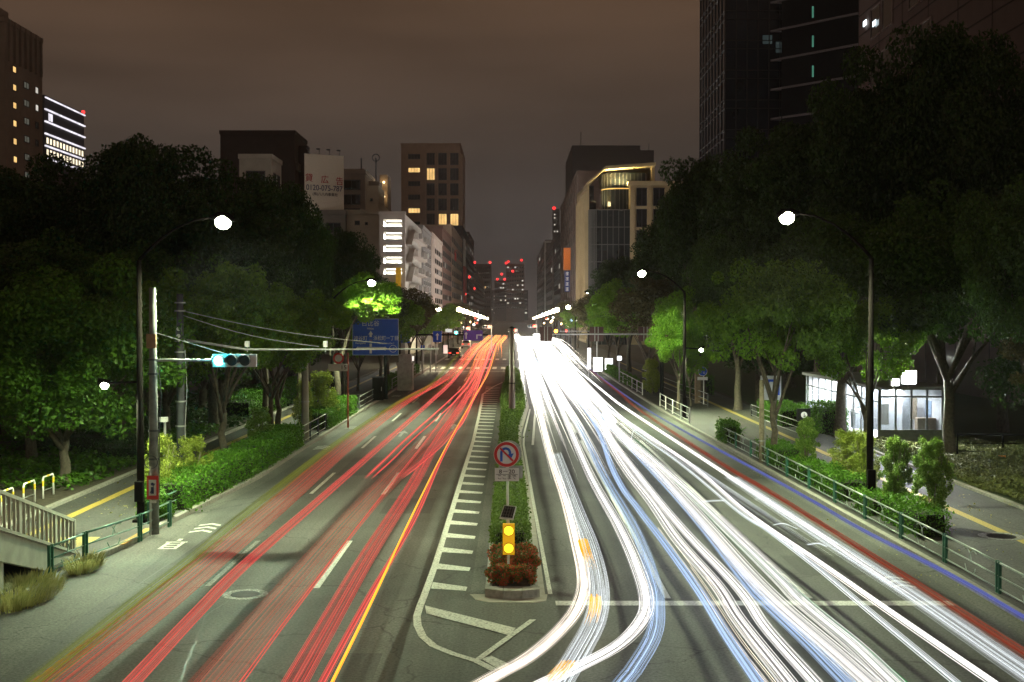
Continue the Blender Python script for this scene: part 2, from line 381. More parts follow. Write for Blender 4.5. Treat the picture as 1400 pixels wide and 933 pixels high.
# ---- road markings (sheets 4 mm proud)
def line(pts, wd, m=PAINT, z=.012, name='road_marking'):
    pts = [Vector((p[0], p[1], 0)) for p in pts]; vs = []; fs = []
    for i, p in enumerate(pts):
        t = (pts[min(i+1, len(pts)-1)] - pts[max(i-1, 0)]).normalized(); nrm = Vector((-t.y, t.x, 0)) * wd / 2
        vs += [(p.x - nrm.x, p.y - nrm.y, z), (p.x + nrm.x, p.y + nrm.y, z)]
    for i in range(len(pts) - 1): fs.append((2*i, 2*i+1, 2*i+3, 2*i+2))
    return struct(MB().add(vs, fs).build(name, m))
G = lambda px, py: at(px, py, 0)
edge = [G(*p) for p in ((676, 917), (650, 904), (620, 895), (593, 884), (578, 871), (571, 856), (570, 843), (574, 830), (580, 815))]
edge = [(p.x, p.y) for p in edge] + [(-1.93, 30), (-1.93, 60), (-2.05, 75), (-2.3, 95), (-1.6, 105), (-.7, 113), (-.45, 130)]
line(edge, .16)
b = MB(); vs = []; fs = []
for i in range(38):
    Y = 27.6 + 2.12 * i
    if Y > 104: break
    xl = -1.86 if Y < 62 else -2.0 - (Y - 62) * .006; xr = -1.05
    k = len(vs); vs += [(xl, Y - .05, .013), (xl, Y + .62, .013), (xr + .02, Y + .12, .013), (xr, Y - .28, .013)]; fs.append((k, k+3, k+2, k+1))
struct(MB().add(vs, fs).build('hatched_marking', PAINT))
def quad(pts, m=PAINT, z=.016, name='road_marking'):
    q = [G(*p) for p in pts]; return struct(MB().add([(p.x, p.y, z) for p in q], [tuple(range(len(q)))]).build(name, m))
quad([(581, 829), (583, 840), (697, 870), (705, 860)])
line([(G(729, 848).x, G(729, 848).y), (G(652, 904).x, G(652, 904).y)], .13, z=.017)
quad([(658, 902), (672, 898), (702, 912), (688, 920)])
line([(.95, 26.15), (9.6, 26.15)], .42)                                     # stop line
line([(.78 + .08, 27), (.72, 40), (.56, 58), (.62, 63), (1.2, 80)], .10)
line([(1.0, 58), (1.5, 78), (1.5, 110)], .12)
line([(3.45, 26.6), (3.42, 60)], .14); line([(6.6, 26.6), (6.4, 60)], .14)
for k in range(6):
    for X in (3.4, 6.3): line([(X, 64 + 14.4 * k), (X, 69.8 + 14.4 * k)], .14)
for k in range(8):
    Y = 27.6 + 14.4 * k
    line([(-4.5, Y), (-4.5, Y + 5.8)], .15)
    line([(-7.05, Y + .2), (-7.05, Y + 5.8)], .13, PAINTF if k == 0 else PAINT)
line([(-2.6, 118), (-2.6, 136)], .14, YPAINT)
b = MB(); vs = []; fs = []
for yy in (139, 166):
    for i in range(19):
        x = -9.3 + i * 1.0; k = len(vs); vs += [(x, yy, .012), (x + .5, yy, .012), (x + .5, yy + 5, .012), (x, yy + 5, .012)]; fs.append((k, k+1, k+2, k+3))
struct(MB().add(vs, fs).build('pedestrian_crossing', PAINT))
line([(-9.3, 133), (-.8, 133)], .4)
# cycle lane symbols: broad chevrons, arrows and a small painted word
def chevron(x, y, s=1.0, m=PAINT):
    for k in range(3):
        q = [(x - .32*s, y + k*.55*s), (x, y + (.28 + k*.55)*s), (x + .32*s, y + k*.55*s), (x + .32*s, y + (.22 + k*.55)*s), (x, y + (.50 + k*.55)*s), (x - .32*s, y + (.22 + k*.55)*s)]
        struct(MB().add([(a, c, .016) for a, c in q], [(0, 1, 4, 5), (1, 2, 3, 4)]).build('cycle_marking', m))
chevron(-9.0, 34.6); chevron(-8.95, 56); chevron(-8.9, 66, 1.0, PAINTF); chevron(-8.9, 92); chevron(9.05, 27.6, .8); 
b = MB()
for i, (dx, dy, wx, wy) in enumerate([(0, 0, .5, .12), (0, .3, .5, .1), (-.2, .0, .1, .9), (.2, .1, .1, .8), (0, .6, .5, .1), (0, .9, .6, .12), (.0, 1.15, .12, .3)]):
    b.add([(-9.25 + dx - wx/2, 32.2 + dy, .016), (-9.25 + dx + wx/2, 32.2 + dy, .016), (-9.25 + dx + wx/2, 32.2 + dy + wy, .016), (-9.25 + dx - wx/2, 32.2 + dy + wy, .016)], [(0, 1, 2, 3)])
    b.v[-4:] = [(x, y, .0155 + .0008 * i) for x, y, z in b.v[-4:]]
struct(b.build('cycle_marking', PAINT))
def arrow(x, y, L_=4.0, m=PAINT, turn=0):
    q = [(x-.08, y), (x+.08, y), (x+.08, y+L_*.55), (x+.32, y+L_*.5), (x, y+L_), (x-.32, y+L_*.5), (x-.08, y+L_*.55)]
    struct(MB().add([(a, c, .0125) for a, c in q], [(0, 1, 2, 6), (2, 3, 4, 5, 6)]).build('lane_arrow', m))
for X, Y in ((-5.8, 62), (-5.8, 84), (-3.3, 66), (-3.2, 92), (-8.3, 96)): arrow(X, Y, 3.2, PAINTF)
TAR = mat('tar_seam', (.018, .018, .018), .5, var=.3, scale=30); PATCH = asphalt_mat('asphalt_patch', (.048, .050, .048), crack=False)
for (x0, y0, x1, y1, wd) in ((-9.4, 36.2, -2.1, 36.0, .03), (-9.8, 27.0, -3.6, 26.8, .035), (-8.7, 22, -8.5, 60, .035), (-9.5, 58, -2, 58.4, .05), (-2.9, 24, -3.05, 33, .03), (1.0, 37.5, 9.4, 37.2, .03), (1.0, 52, 9.4, 52.3, .04), (6.9, 20, 6.95, 26, .03), (-5.6, 20, -6.4, 25, .03), (-6.4, 25, -6.2, 26.6, .03)):
    pts = [(x0 + (x1 - x0) * i / 12 + random.uniform(-.03, .03), y0 + (y1 - y0) * i / 12 + random.uniform(-.05, .05)) for i in range(13)]; line(pts, wd, TAR, .0085, 'tar_seam')
for (x0, x1, y0, y1) in ((-8.6, -7.3, 30.2, 33.6), (-4.2, -2.6, 38.0, 41.2), (-6.9, -5.2, 47, 53), (4.1, 5.9, 20.5, 23.0), (7.0, 8.9, 29.0, 31.4), (-3.9, -2.4, 20.5, 22.3)):
    struct(MB().add([(x0, y0, .004), (x1, y0 + .05, .004), (x1, y1, .004), (x0, y1 - .04, .004)], [(0, 1, 2, 3)]).build('asphalt_patch', PATCH))
# manholes
def manhole(X, Y, z, r, label):
    t = thing('manhole_cover', label, 'manhole cover', (X, Y, z))
    b = MB(); b.ring((X, Y, z + .002), r, r * 1.55, (0, 0, 1), 36, .008); b.build('collar', PAINTF, t)
    b = MB(); b.disc((X, Y, z + .002), r - .015, (0, 0, 1), 32, .012)
    for k in range(-4, 5): b.box(X - math.sqrt(max(0, .9*r*r - (k*r/5)**2)), X + math.sqrt(max(0, .9*r*r - (k*r/5)**2)), Y + k*r/5 - .012, Y + k*r/5 + .012, z + .012, z + .02)
    b.build('iron_lid', DARKG, t)
manhole(-6.0, 27.0, 0, .33, 'iron manhole cover in a pale concrete ring on the left carriageway')
manhole(13.6, 33.4, .13, .4, 'iron manhole cover in the right pavement beside the yellow strip')

# ------------------------------------------------------------------ foliage
def leaf_cloud(centers, radii, nleaf, leaf, rng, flat=.75, shell=.55):
    """centers (k,3), radii (k,3); returns verts and quads of nleaf leaves spread through the clumps"""
    k = len(centers); wts = (radii[:, 0] * radii[:, 1] * radii[:, 2]) ** (2/3); wts = wts / wts.sum()
    idx = rng.choice(k, nleaf, p=wts)
    d = rng.normal(size=(nleaf, 3)); d /= np.linalg.norm(d, axis=1)[:, None]
    rad = shell + (1 - shell) * rng.random(nleaf) ** .6; rad *= 1 + .18 * (rng.random(nleaf) - .4)
    c = centers[idx] + d * radii[idx] * rad[:, None]
    nrm = d * .7 + rng.normal(size=(nleaf, 3)) * .6; nrm[:, 2] += .35; nrm /= np.linalg.norm(nrm, axis=1)[:, None]
    a = np.cross(nrm, rng.normal(size=(nleaf, 3))); a /= np.linalg.norm(a, axis=1)[:, None] + 1e-9; bb = np.cross(nrm, a)
    s = leaf * (.65 + .7 * rng.random(nleaf))[:, None]
    v = np.stack([c - a * s * .5, c + bb * s * .3 - nrm * s * .08, c + a * s * .5, c - bb * s * .3 - nrm * s * .08], 1).reshape(-1, 3)
    return v
def leaf_mesh(name, v, m):
    n = len(v) // 4; me = bpy.data.meshes.new(name); me.vertices.add(len(v)); me.vertices.foreach_set('co', v.astype(np.float32).ravel())
    me.loops.add(n * 4); me.loops.foreach_set('vertex_index', np.arange(n * 4, dtype=np.int32)); me.polygons.add(n)
    me.polygons.foreach_set('loop_start', np.arange(0, n * 4, 4, dtype=np.int32)); me.polygons.foreach_set('loop_total', np.full(n, 4, dtype=np.int32))
    me.materials.append(m); me.update(); me.validate(); return me
def crown_verts(seed, rx, rz, nclump, cr, nleaf, leaf, fill=.42):
    rng = np.random.default_rng(seed)
    d = rng.normal(size=(nclump, 3)); d /= np.linalg.norm(d, axis=1)[:, None]; d[:, 2] = np.abs(d[:, 2]) * np.where(rng.random(nclump) < .72, 1, -.75)
    az = np.arctan2(d[:, 1], d[:, 0]); lob = 1 + .16 * np.sin(3 * az + seed) + .12 * np.sin(5 * az + 2 * seed)
    rad = (fill + (1 - fill) * rng.random(nclump) ** .5) * lob
    c = d * rad[:, None] * np.array([rx - cr * .6, rx - cr * .6, rz - cr * .5])
    r = cr * (.6 + .8 * rng.random(nclump)); rr = np.stack([r, r, r * .72], 1)
    return leaf_cloud(c, rr, nleaf, leaf, rng)
def trunk_mb(h, r, seed, lean=.3, limbs=6, spread=2.5, top=1.6):
    rg = random.Random(seed); b = MB(); path = []; lx = rg.uniform(-lean, lean); ly = rg.uniform(-lean, lean)
    n = 7
    for i in range(n):
        t = i / (n - 1); path.append((lx * t * t + .06 * math.sin(i * 2 + seed), ly * t * t, h * t))
    b.tube([(path[0][0], path[0][1], -.1)] + path, [r * 1.5] + [r * (1.25 if i == 0 else 1 - .4 * i / (n - 1)) for i in range(n)], 9)
    for k in range(limbs):
        a = 2 * math.pi * k / limbs + rg.random(); z0 = h * rg.uniform(.62, 1.0); t = z0 / h
        p = Vector((lx * t * t, ly * t * t, z0)); L_ = spread * rg.uniform(.7, 1.1); rise = top * rg.uniform(.7, 1.2)
        mid = p + Vector((math.cos(a) * L_ * .45, math.sin(a) * L_ * .45, rise * .6)); end = p + Vector((math.cos(a) * L_, math.sin(a) * L_, rise * 1.15))
        b.tube([p, mid, end], [r * .5, r * .3, r * .1], 6)
        e2 = mid + Vector((math.cos(a + .8) * L_ * .4, math.sin(a + .8) * L_ * .4, rise * .5)); b.tube([mid, e2], [r * .25, r * .07], 5)
    return b
PROTO = {}; SIZE = {}
def tree_proto(key, seed, h_trunk, r_trunk, rx, rz, cz, nclump, cr, nleaf, leaf, lm, bark=BARK):
    """mesh data of trunk and crown; made once, shared by the trees of that kind"""
    tb = trunk_mb(h_trunk, r_trunk, seed, .06 * h_trunk, 6, rx * .55, (cz - h_trunk) * .6 + rz * .25)
    me = bpy.data.meshes.new('trunk'); me.from_pydata(tb.v, [], tb.f); me.materials.append(bark); me.polygons.foreach_set('use_smooth', [True] * len(me.polygons))
    v = crown_verts(seed, rx, rz, nclump, cr, nleaf, leaf); v[:, 2] += cz
    PROTO[key] = (me, leaf_mesh('crown', v, lm)); SIZE[key] = (float(np.percentile(v[:, 2], 99.6)), float(np.percentile(np.hypot(v[:, 0], v[:, 1]), 98)))
def place_tree(key, name, label, X, Y, z=0.1, rz=0, s=1.0, sz=None, group=None, cat='tree'):
    t = thing(name, label, cat, (X, Y, z), group); t.rotation_euler = (0, 0, rz); t.scale = (s, s, sz or s)
    for nm, me in zip(('trunk', 'crown'), PROTO[key]):
        o = bpy.data.objects.new(nm, me); COL.objects.link(o); o.parent = t
    return t
# big park trees: total height = cz + rz
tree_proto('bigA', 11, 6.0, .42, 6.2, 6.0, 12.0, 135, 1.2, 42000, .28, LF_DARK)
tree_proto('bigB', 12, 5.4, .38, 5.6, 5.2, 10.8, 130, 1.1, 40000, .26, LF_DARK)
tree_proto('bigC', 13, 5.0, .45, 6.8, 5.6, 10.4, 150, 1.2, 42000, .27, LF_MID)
tree_proto('midA', 21, 2.6, .16, 2.7, 2.3, 4.8, 90, .5, 20000, .16, LF_ST)
tree_proto('midB', 22, 2.4, .15, 2.5, 2.6, 4.6, 90, .5, 20000, .155, LF_LIME)
tree_proto('midC', 23, 2.8, .14, 2.6, 2.6, 5.4, 90, .60, 16000, .18, LF_BRN)
tree_proto('midD', 24, 2.2, .17, 3.1, 2.1, 4.9, 110, .48, 22000, .155, LF_ST)

tree_proto('lowA', 41, 1.9, .24, 4.4, 3.7, 4.6, 120, .8, 32000, .18, LF_GREEN)
tree_proto('lowB', 42, 1.6, .22, 4.0, 3.2, 4.0, 110, .85, 26000, .20, LF_DARK)
def T(key, px, pytop, Y, label, wpx=None, lm=None, name='tree', group='dark park trees behind the pavement'):
    top = P(px, pytop, Y); h0, rx0 = SIZE[key]
    sz = (top.z - .1) / h0; s = sz if wpx is None else (wpx / 2) * Y / F / rx0
    return place_tree(key, name, label, top.x, Y, .1, random.uniform(0, 6), s, sz, group)

# left park trees (dark mass)
LT = [('bigB', -10, 238, 58, 250, 'tall dark tree at the left edge of the photo below the lit office tower'),
      ('bigA', 96, 226, 62, 230, 'dark broad tree rising under the white striped building'),
      ('bigB', 195, 198, 60, 210, 'dark tree with the highest crown left of the large lamp'),
      ('bigA', 290, 214, 64, 230, 'dark tree directly behind the large left street lamp'),
      ('bigB', 362, 250, 70, 135, 'dark tree just left of the white billboard'),
      ('bigC', 408, 282, 78, 120, 'dark tree in front of the foot of the billboard'),
      ('bigB', 470, 318, 88, 110, 'dark tree in front of the pale building left of the lit stairwell'),
      ('bigA', 520, 378, 104, 80, 'dark tree at the right end of the park beside the yellow wall'),
      ('bigC', 40, 330, 50, 260, 'low dark spreading tree nearest on the far left of the park'),
      ('bigC', 165, 345, 54, 240, 'dark spreading tree behind the brown lamp pole on the left'),
      ('bigC', 300, 330, 66, 220, 'dark spreading tree behind the green traffic light'),
      ('bigB', 420, 350, 84, 170, 'dark tree above the two road wires'),
      ('bigA', -60, 260, 80, 300, 'dark tree partly outside the left edge, second row'),
      ('bigA', 120, 290, 86, 260, 'dark second row tree behind the small left lamp'),
      ('bigB', 240, 300, 90, 260, 'dark second row tree behind the white signal pole'),
      ('bigA', 350, 320, 100, 240, 'dark second row tree in the gap left of the guide sign'),
      ('bigB', 455, 385, 118, 170, 'dark second row tree behind the blue guide sign')]
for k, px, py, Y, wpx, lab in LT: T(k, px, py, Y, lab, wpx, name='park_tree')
RT = [('bigB', 962, 222, 92, 150, 'dark tree at the left end of the right hand mass beside the cream building'),
      ('bigA', 1040, 188, 84, 190, 'dark tree in front of the foot of the glass tower'),
      ('bigA', 1120, 140, 74, 210, 'dark tree behind the right large street lamp'),
      ('bigA', 1205, 82, 68, 220, 'tall dark tree below the curved balconies'),
      ('bigB', 1290, 48, 66, 220, 'tallest dark tree in front of the brown office wall'),
      ('bigA', 1375, 92, 62, 230, 'dark tree at the right edge below the office wall'),
      ('bigC', 1010, 320, 78, 170, 'dark tree left of the large right lamp pole above the round blue sign'),
      ('bigC', 1150, 300, 62, 260, 'broad dark tree over the glass kiosk'),
      ('bigC', 1300, 270, 53, 290, 'big spreading tree with thick trunk right of the kiosk'),
      ('bigC', 1420, 250, 46, 260, 'spreading tree cut by the right edge above the lawn'),
      ('bigB', 930, 300, 108, 150, 'dark tree behind the second right lamp pole'),
      ('bigA', 1080, 300, 100, 260, 'dark second row tree behind the kiosk roof'),
      ('bigA', 1230, 260, 96, 300, 'dark second row tree right of the kiosk'),
      ('bigB', 1380, 300, 84, 300, 'dark second row tree at the far right of the lawn'),
      ('bigB', 860, 355, 128, 110, 'dark brownish tree in front of the glass building corner')]
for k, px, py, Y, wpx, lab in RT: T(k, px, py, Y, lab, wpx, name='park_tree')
# thick leaning trunks right of the kiosk belong to one old tree each
# street-side trees
place_tree('midD', 'street_tree', 'pale trunked leafy tree behind the green traffic light', -11.9, 49.5, .1, .4, 1.05, 1.18)
place_tree('midA', 'street_tree', 'slim dark trunked tree left of the round concrete pole', -11.6, 58, .1, 2.0, 1.0, 1.1)
place_tree('midD', 'street_tree', 'thin trunked tree nearest left of the concrete pole', -12.2, 63, .1, 3.1, 1.0, 1.1)
place_tree('midB', 'street_tree', 'green tree standing just behind the blue guide sign', -12.4, 97, .1, 1.1, .8, .9)
place_tree('midA', 'street_tree', 'green tree right of the guide sign behind the stone gate pillar', -10.9, 106, .1, 1.9, 1.15, 1.2)
place_tree('midC', 'street_tree', 'olive tree below the left lamp over the lane signs', -11.3, 132, .1, .2, 1.2, 1.15)
for i, (Y, k, lb) in enumerate(((160, 'midB', 'yellow lit tree beyond the left crossing'), (190, 'midA', 'second green tree beyond the left crossing'), (225, 'midB', 'third tree beyond the left crossing below the row of lamps'), (265, 'midC', 'farthest tree on the left pavement'))):
    place_tree(k, 'street_tree', lb, -12.0, Y, .1, i, 1.25, 1.1)
place_tree('midB', 'street_tree', 'bright lime street tree under the second right lamp', 10.6, 77, .1, .7, .82, 1.06)
place_tree('midB', 'street_tree', 'lime tree between the second right lamp pole and the round blue sign', 12.0, 81, .1, 3.4, .6, .75)
place_tree('midD', 'street_tree', 'tall green tree with thin trunk left of the kiosk', 10.9, 50, .1, 2.2, .98, 1.22)
place_tree('midD', 'street_tree', 'green tree whose branches hang before the kiosk glass', 15.4, 52.5, .1, 4.2, .85, 1.0)
place_tree('midC', 'street_tree', 'brownish street tree behind the overhead sign arm', 10.9, 96, .1, 1.2, 1.25, 1.15)
place_tree('midB', 'street_tree', 'yellow green tree at the right kerb below the cream building', 10.7, 122, .1, 5.2, 1.1, 1.3)
for i, (Y, k, lb) in enumerate(((150, 'midA', 'first green tree beyond the overhead arm on the right'), (182, 'midC', 'second olive tree beyond the overhead arm on the right'), (220, 'midA', 'third tree beyond the overhead arm on the right'), (265, 'midC', 'farthest tree on the right pavement'))):
    place_tree(k, 'street_tree', lb, 12.0, Y, .1, i + 2, 1.25, 1.15)
place_tree('midC', 'street_tree', 'yellowing tree at the right edge above the lawn', 20.8, 46, .2, 2, .8, .85)
place_tree('lowA', 'park_tree', 'low leafy tree hanging over the small left lamp and the pavement', -16.2, 43.6, .1, .9, .92, .95)
place_tree('lowB', 'park_tree', 'low leafy tree left of the small left lamp', -22.0, 50.5, .1, 2.9, 1.2, 1.3)
place_tree('lowA', 'park_tree', 'low leafy tree between the two left poles deep in the park', -17.2, 60, .1, 4.4, 1, 1.1)
place_tree('lowB', 'park_tree', 'low dark tree with leaves near the ground right of the old trunk', 23.4, 50.0, .2, 1.9, .85, .95)
place_tree('lowB', 'park_tree', 'low leafy tree behind the poster board on the right', 17.5, 82, .1, 3.0, 1.2, 1.2)
place_tree('lowB', 'park_tree', 'low dark tree at the left edge reaching almost to the ground', -28.5, 58, .1, 5.0, 1.4, 1.3)
place_tree('lowB', 'park_tree', 'low dark tree deep behind the green traffic light', -19.5, 76, .1, 1.5, 1.4, 1.3)
place_tree('lowB', 'park_tree', 'low dark tree deep in the park left of the guide sign', -17.5, 95, .1, 0.5, 1.3, 1.2)
place_tree('lowB', 'park_tree', 'low dark tree behind the lawn at the right edge', 30, 58, .2, 3.9, 1.4, 1.3)

# upright shrubs
def shrub_proto(key, seed, r, h, stem, nleaf, leaf, lm):
    b = MB(); rg = random.Random(seed)
    for k in range(7):
        a = rg.random() * 6.3; q = r * .6
        b.tube([(0.02 * math.cos(a), .02 * math.sin(a), -.05), (q * .3 * math.cos(a), q * .3 * math.sin(a), h * .4), (q * math.cos(a), q * math.sin(a), h * .92)], [.02, .014, .005], 5)
    me = bpy.data.meshes.new('stem'); me.from_pydata(b.v, [], b.f); me.materials.append(BARKP)
    rng = np.random.default_rng(seed); n = 95; t = rng.random(n); a = rng.random(n) * 6.28
    rr = r * (.35 + .65 * np.sin(np.clip(.25 + t * .8, 0, 1) * np.pi * .9) ** .8) * np.sqrt(rng.random(n)) * .95
    c = np.stack([rr * np.cos(a), rr * np.sin(a), stem + (h - stem) * t], 1); q = r * .22 * (.7 + .6 * rng.random(n)); qr = np.stack([q, q, q * 1.3], 1)
    PROTO[key] = (me, leaf_mesh('foliage', leaf_cloud(c, qr, nleaf, leaf, rng, shell=.2), lm))
def place_shrub(key, name, label, X, Y, s=1, sz=None, rz=0, z=.13, group=None):
    t = thing(name, label, 'shrub', (X, Y, z), group); t.scale = (s, s, sz or s); t.rotation_euler = (0, 0, rz)
    for nm, me in zip(('stem', 'foliage'), PROTO[key]):
        o = bpy.data.objects.new(nm, me); COL.objects.link(o); o.parent = t
shrub_proto('upA', 31, .50, 2.2, .55, 10000, .066, LF_UP)
shrub_proto('upB', 32, .62, 2.2, .2, 10000, .064, LF_YEL)
shrub_proto('low', 33, .6, .9, .05, 5200, .075, LF_HEDGE)
gs = 'upright shrubs behind the right fence'
place_shrub('upA', 'upright_shrub', 'small upright shrub below the information sign', 11.5, 47, .95, .95, 1, group=gs)
place_shrub('upB', 'upright_shrub', 'wide pale shrub in front of the bright left kiosk panes', 12.4, 44, 1.25, .85, 2, group=gs)
place_shrub('upB', 'upright_shrub', 'upright shrub just left of the right lamp pole', 12.0, 41, .9, .95, 3, group=gs)
place_shrub('upA', 'upright_shrub', 'tall upright shrub just right of the right lamp pole', 11.75, 36.8, 1.0, 1.06, 4, group=gs)
place_shrub('upA', 'upright_shrub', 'tallest upright shrub, rightmost in front of the lawn', 12.15, 34.8, 1.1, 1.15, 5.1, group=gs)
gs = 'upright shrubs on the left planting strip'
place_shrub('upB', 'upright_shrub', 'yellow green shrub right behind the red bordered sign', -11.2, 38.6, 1.05, 1.0, 1, group=gs)
place_shrub('upB', 'upright_shrub', 'yellow green shrub between dark pole and pale tree trunk', -11.0, 41.6, 1.1, .85, 2.6, group=gs)
place_shrub('low', 'round_shrub', 'low round bright shrub at the foot of the signal pole', -10.8, 36.3, .95, .95, 2, group=None)
place_shrub('upB', 'upright_shrub', 'thin yellow shrub right of the round concrete pole', -11.2, 64.5, .9, 1.15, 0, group=gs)
place_shrub('upB', 'upright_shrub', 'loose yellow shrub in front of the forked pale trunk', -10.6, 67.5, 1.5, 1.3, 3, group=gs)
place_shrub('upA', 'upright_shrub', 'dark loose shrub between the two slim trunks on the left', -11.2, 53.5, 1.1, .9, 3, group=gs)
place_shrub('upB', 'upright_shrub', 'bright upright shrub beyond the kerb fence on the far right', 10.8, 93, 1.3, 1.2, 3)
# palm-like cycad at the right fence
t = thing('cycad', 'small spiky palm like plant behind the right fence end', 'plant', (10.75, 57.5, .13))
b = MB()
for k in range(15):
    a = k * 2.4; L_ = .75; p0 = Vector((10.75, 57.5, .5)); dr = Vector((math.cos(a), math.sin(a), 0))
    pts = [p0 + dr * L_ * s_ + Vector((0, 0, .55 * s_ - .65 * s_ * s_ + .25 * (k % 3) * s_)) for s_ in (0, .33, .66, 1)]
    sd_ = dr.cross(Vector((0, 0, 1))) * .11
    for i in range(3): b.add([pts[i] - sd_ * (1 - i / 3.2), pts[i] + sd_ * (1 - i / 3.2), pts[i+1] + sd_ * (1 - (i+1) / 3.2), pts[i+1] - sd_ * (1 - (i+1) / 3.2)], [(0, 1, 2, 3)])
b.build('fronds', LF_GREEN, t); MB().cyl((10.75, 57.5), .12, .1, .55, 9).build('stem', BARK, t)

# hedges: leafy skin over a twiggy core
def hedge(label, X0f, X1f, Y0, Y1, h, lm=LF_HEDGE, z=.12, leaf=.085, dens=330, name='hedge', rough=.10, group=None, uneven=.06):
    xc = (X0f(Y0) + X1f(Y0)) / 2; t = thing(name, label, 'hedge', (xc, Y0, z), group)
    rng = np.random.default_rng(int(abs(Y0) * 13 + abs(xc) * 7)); n_seg = max(2, int((Y1 - Y0) / 1.2)); b = MB(); vs = []; fs = []
    for i in range(n_seg + 1):
        Y = Y0 + .08 + (Y1 - Y0 - .16) * i / n_seg; xa, xb = X0f(Y) + .1, X1f(Y) - .1; hh = h * .86 * (1 + uneven * math.sin(i * 1.9))
        vs += [(xa, Y, z - .1), (xb, Y, z - .1), (xb - .03, Y, z + hh), (xa + .03, Y, z + hh)]
    for i in range(n_seg):
        for k in range(4): fs.append((4*i+k, 4*i+4+k, 4*i+4+(k+1) % 4, 4*i+(k+1) % 4))
    fs += [(0, 1, 2, 3), tuple(4*n_seg+k for k in (3, 2, 1, 0))]
    b.add(vs, fs); b.build('twiggy_core', mat('hedge_core', (.02, .028, .010), .95, var=.4, scale=20), t)
    wd = X1f(Y0) - X0f(Y0); Ln = Y1 - Y0; nl = int(dens * (2 * h * Ln + wd * Ln + 2 * wd * h)); nl = min(nl, 26000)
    u = rng.random(nl); Y = Y0 + Ln * rng.random(nl); area = np.array([h * Ln, h * Ln, wd * Ln, wd * h, wd * h]); side = rng.choice(5, nl, p=area / area.sum())
    x0 = np.array([X0f(y) for y in Y]); x1 = np.array([X1f(y) for y in Y])
    xx = np.where(side == 0, x0, np.where(side == 1, x1, x0 + (x1 - x0) * rng.random(nl)))
    top = h * (1 + uneven * np.sin(Y * 1.6) + uneven * .7 * np.sin(Y * 4.1 + 1)); zz = np.where(side == 2, top, top * u); Y = np.where(side == 3, Y0, np.where(side == 4, Y1, Y))
    c = np.stack([xx, Y, z + zz], 1) + rng.normal(size=(nl, 3)) * rough * .6
    nr = rng.normal(size=(nl, 3)); nr[:, 2] += .6; nr /= np.linalg.norm(nr, axis=1)[:, None]; a = np.cross(nr, rng.normal(size=(nl, 3))); a /= np.linalg.norm(a, axis=1)[:, None]; bb = np.cross(nr, a)
    s = leaf * (.7 + .7 * rng.random(nl))[:, None]; v = np.stack([c - a*s*.5, c + bb*s*.32, c + a*s*.5, c - bb*s*.32], 1).reshape(-1, 3)
    off = np.array(wloc(t)); o = bpy.data.objects.new('foliage', leaf_mesh('foliage', v - off, lm)); COL.objects.link(o); o.parent = t
    return t
g = 'clipped hedges along the left kerb'
hedge('long bright clipped hedge left of the kerb from the low shrub to the first railing', lambda Y: KL(Y) - 1.4, lambda Y: KL(Y) - .16, 37.8, 47, .95, group=g)
hedge('clipped hedge between the pale trunk and the first railing on the left', lambda Y: KL(Y) - 1.4, lambda Y: KL(Y) - .16, 47.4, 56.5, .95, group=g)
hedge('bright square hedge block beyond the first left railing', lambda Y: KL(Y) - 1.6, lambda Y: KL(Y) - .16, 64.5, 76, .95, group=g)
hedge('green hedge below the blue guide sign', lambda Y: KL(Y) - 1.2, lambda Y: KL(Y) - .4, 95, 108, .85, group=g, dens=200, leaf=.12)
hedge('far narrow hedge at the end of the left kerb', lambda Y: KL(Y) - 1.1, lambda Y: KL(Y) - .4, 112, 130, .8, group=g, dens=150, leaf=.13)
g = 'clipped hedges behind the right fence'
hr = lambda a, c: (lambda Y: KR(Y) + a, lambda Y: KR(Y) + c)
for lab, y0, y1, a, c, h in (('nearest clipped hedge behind the right fence below the tallest shrub', 33.2, 36.2, .75, 1.7, .72), ('clipped hedge just right of the right lamp pole foot', 36.8, 38.6, .65, 1.4, .6),
        ('clipped hedge left of the right lamp pole', 39.6, 43.4, .55, 1.5, .72), ('small leafy hedge block below the small upright shrub', 44.3, 47.0, .5, 1.5, .62),
        ('hedge block at the foot of the thin trunk near the right fence', 48.5, 52, .5, 1.6, .75), ('hanging leafy hedge at the far end of the near right fence', 57.5, 59.5, .2, .9, .95)):
    hedge(lab, *hr(a, c), y0, y1, h, group=g)
hedge('leafy hedge strip inside the far right railing', *hr(.35, .9), 100, 130, .8, group=g, dens=130, leaf=.13)
hedge('round bright bush behind the information sign', lambda Y: 15.9, lambda Y: 17.3, 62, 65, 1.3, group='park bushes on the right', z=.2, uneven=.1)
hedge('low bush in front of the white poster board', lambda Y: 13.4 + 1.3, lambda Y: 16.4, 66, 72, .9, group='park bushes on the right', z=.2, uneven=.1)
hedge('dark bush left of the small right lamp', lambda Y: 13.6, lambda Y: 15.4, 92, 99, 1.3, group='park bushes on the right', z=.2, uneven=.1)
g = 'park bushes on the left'
hedge('dark bush row deep in the left park', lambda Y: -21, lambda Y: -17.5, 52, 66, 1.0, lm=LF_DARK, group=g, uneven=.15)
hedge('green bush row behind the slim trunks on the left', lambda Y: -17.0, lambda Y: -15.2, 70, 96, 1.2, lm=LF_HEDGE, group=g, uneven=.15, dens=120, leaf=.13)
hedge('low rounded bush beside the park path on the left', lambda Y: -17.5, lambda Y: -15.4, 50, 54, .7, lm=LF_DARK, group=g, uneven=.15)
